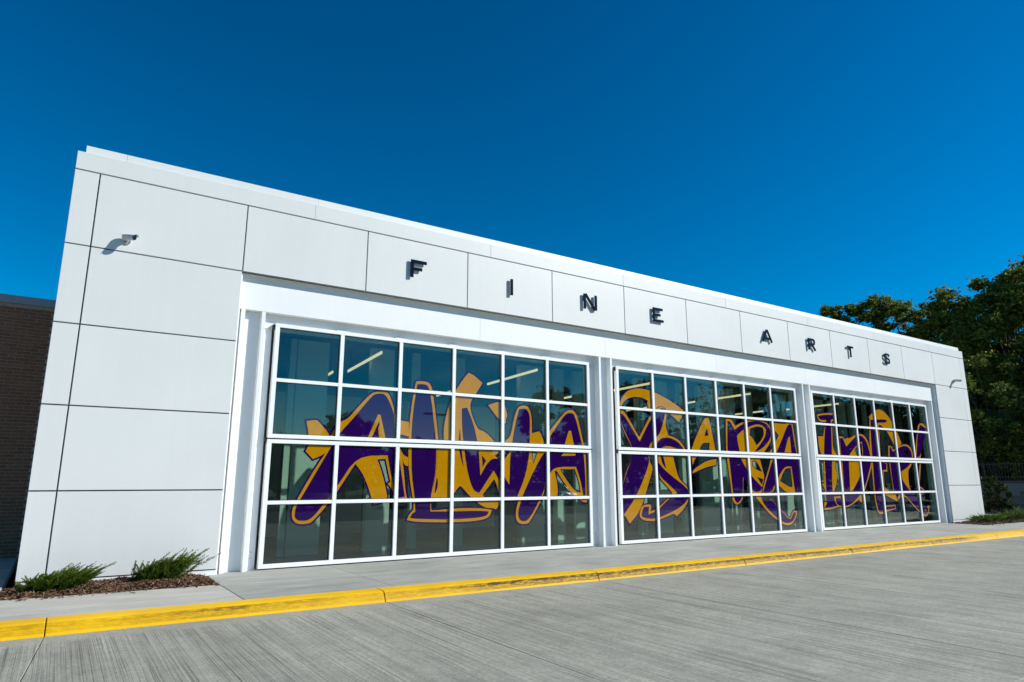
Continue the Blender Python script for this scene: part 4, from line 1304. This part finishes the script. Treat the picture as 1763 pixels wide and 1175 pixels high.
lp = empty('street_lamp', (31.6, -54.5, -0.3))
tag(lp, 'bronze parking lot lamp with two flat heads on a tall pole', 'lamp')
MB().tube([(31.6, -54.5, -0.3), (31.6, -54.5, 8.6)], [0.10, 0.06], 8).build('pole', 'pole_bronze', lp)
MB().tube([(31.6, -54.5, -0.3), (31.6, -54.5, 0.5)], [0.28, 0.26], 12).build('base', 'walk_grey', lp)
for s in (-1, 1):
    MB().box(31.6 + s * 0.06, 31.6 + s * 0.35, -54.55, -54.45, 8.42, 8.5).build('arm', 'pole_bronze', lp)
    cbox('lamp_head', 'pole_bronze', lp, min(31.6 + s * .35, 31.6 + s * 1.35), max(31.6 + s * .35, 31.6 + s * 1.35), -54.75, -54.25, 8.36, 8.54, c=0.03)


def car(label, x, y, rz, mat):
    e = empty('parked_car', (0, 0, 0))
    tag(e, label, 'car', 'cars parked across the lot')
    # lofted body: stations along the length, each a rounded half-section mirrored
    st = [(-2.25, .66, .42, .62), (-2.18, .78, .30, .84), (-1.5, .88, .24, .92), (-0.6, .90, .22, .95), (0.5, .90, .22, .95), (1.3, .89, .24, .90), (1.95, .82, .28, .78), (2.25, .64, .38, .62)]
    m = MB()
    ring = []
    for sx_, w, zb, zt in st:
        ring.append([(sx_, -w * .86, zb), (sx_, -w, zb + .12), (sx_, -w, zt - .16), (sx_, -w * .9, zt), (sx_, w * .9, zt), (sx_, w, zt - .16), (sx_, w, zb + .12), (sx_, w * .86, zb)])
    for r_ in ring:
        m.v += r_
    for i in range(len(ring) - 1):
        for k in range(8):
            m.f.append((i * 8 + k, i * 8 + (k + 1) % 8, i * 8 + 8 + (k + 1) % 8, i * 8 + 8 + k))
    m.f += [tuple(range(8)), tuple(range(len(ring) * 8 - 1, len(ring) * 8 - 9, -1))]
    m.build('body', mat, e, True)
    def cabin(name, mt, k0, zt, zb=.90):
        q = MB()
        for sx_, w, z in ((-1.75, .80, zb), (-1.05, .66, zt), (0.35, .66, zt), (1.25, .80, zb)):
            q.v += [(sx_, -w * k0, z), (sx_, w * k0, z)]
        q.v += [(-1.75, -.8 * k0, zb - .05), (-1.75, .8 * k0, zb - .05), (1.25, -.8 * k0, zb - .05), (1.25, .8 * k0, zb - .05)]
        q.f += [(0, 1, 3, 2), (2, 3, 5, 4), (4, 5, 7, 6), (0, 2, 4, 6), (1, 7, 5, 3), (0, 6, 10, 8), (1, 9, 11, 7), (0, 8, 9, 1), (6, 7, 11, 10)]
        return q.build(name, mt, e)
    cabin('glazing', 'car_glass', 1.0, 1.42)
    q = MB()
    q.box(-1.08, 0.38, -.67, .67, 1.405, 1.45)
    for s in (-1, 1):
        for a, b in (((-1.75, .81, .89), (-1.05, .665, 1.43)), ((1.25, .81, .89), (.35, .665, 1.43)), ((-.3, .805, .89), (-.3, .67, 1.43))):
            q.tube([(a[0], a[1] * s, a[2]), (b[0], b[1] * s, b[2])], .035, 6)
    q.build('roof', mat, e)
    for wx in (-1.4, 1.4):
        for s in (-1, 1):
            w = MB().tube([(wx, s * .70, .31), (wx, s * .72, .31), (wx, s * .90, .31), (wx, s * .92, .31)], [.28, .32, .32, .28], 18).build('wheel', 'tyre', e)
            MB().tube([(wx, s * .90, .31), (wx, s * .925, .31)], [.20, .18], 12).build('rim', 'rim', w)
    for s in (-1, 1):
        MB().box(2.10, 2.24, s * .55 - .14, s * .55 + .14, .56, .68).build('headlight', 'rim', e)
    e.location = (x, y, -0.27)
    e.rotation_euler = (0, 0, rz)
    return e


car('silver car parked across the lot, leftmost', 9.5, -26.0, R(90), 'car_silver')
car('dark car parked across the lot opposite the left door', 15.5, -26.0, R(92), 'car_dark')
car('white car parked across the lot opposite the middle door', 24.5, -24.5, R(90), 'car_white')
car('silver car parked at the right of the lot, rightmost', 33.0, -18.5, R(60), 'car_silver')
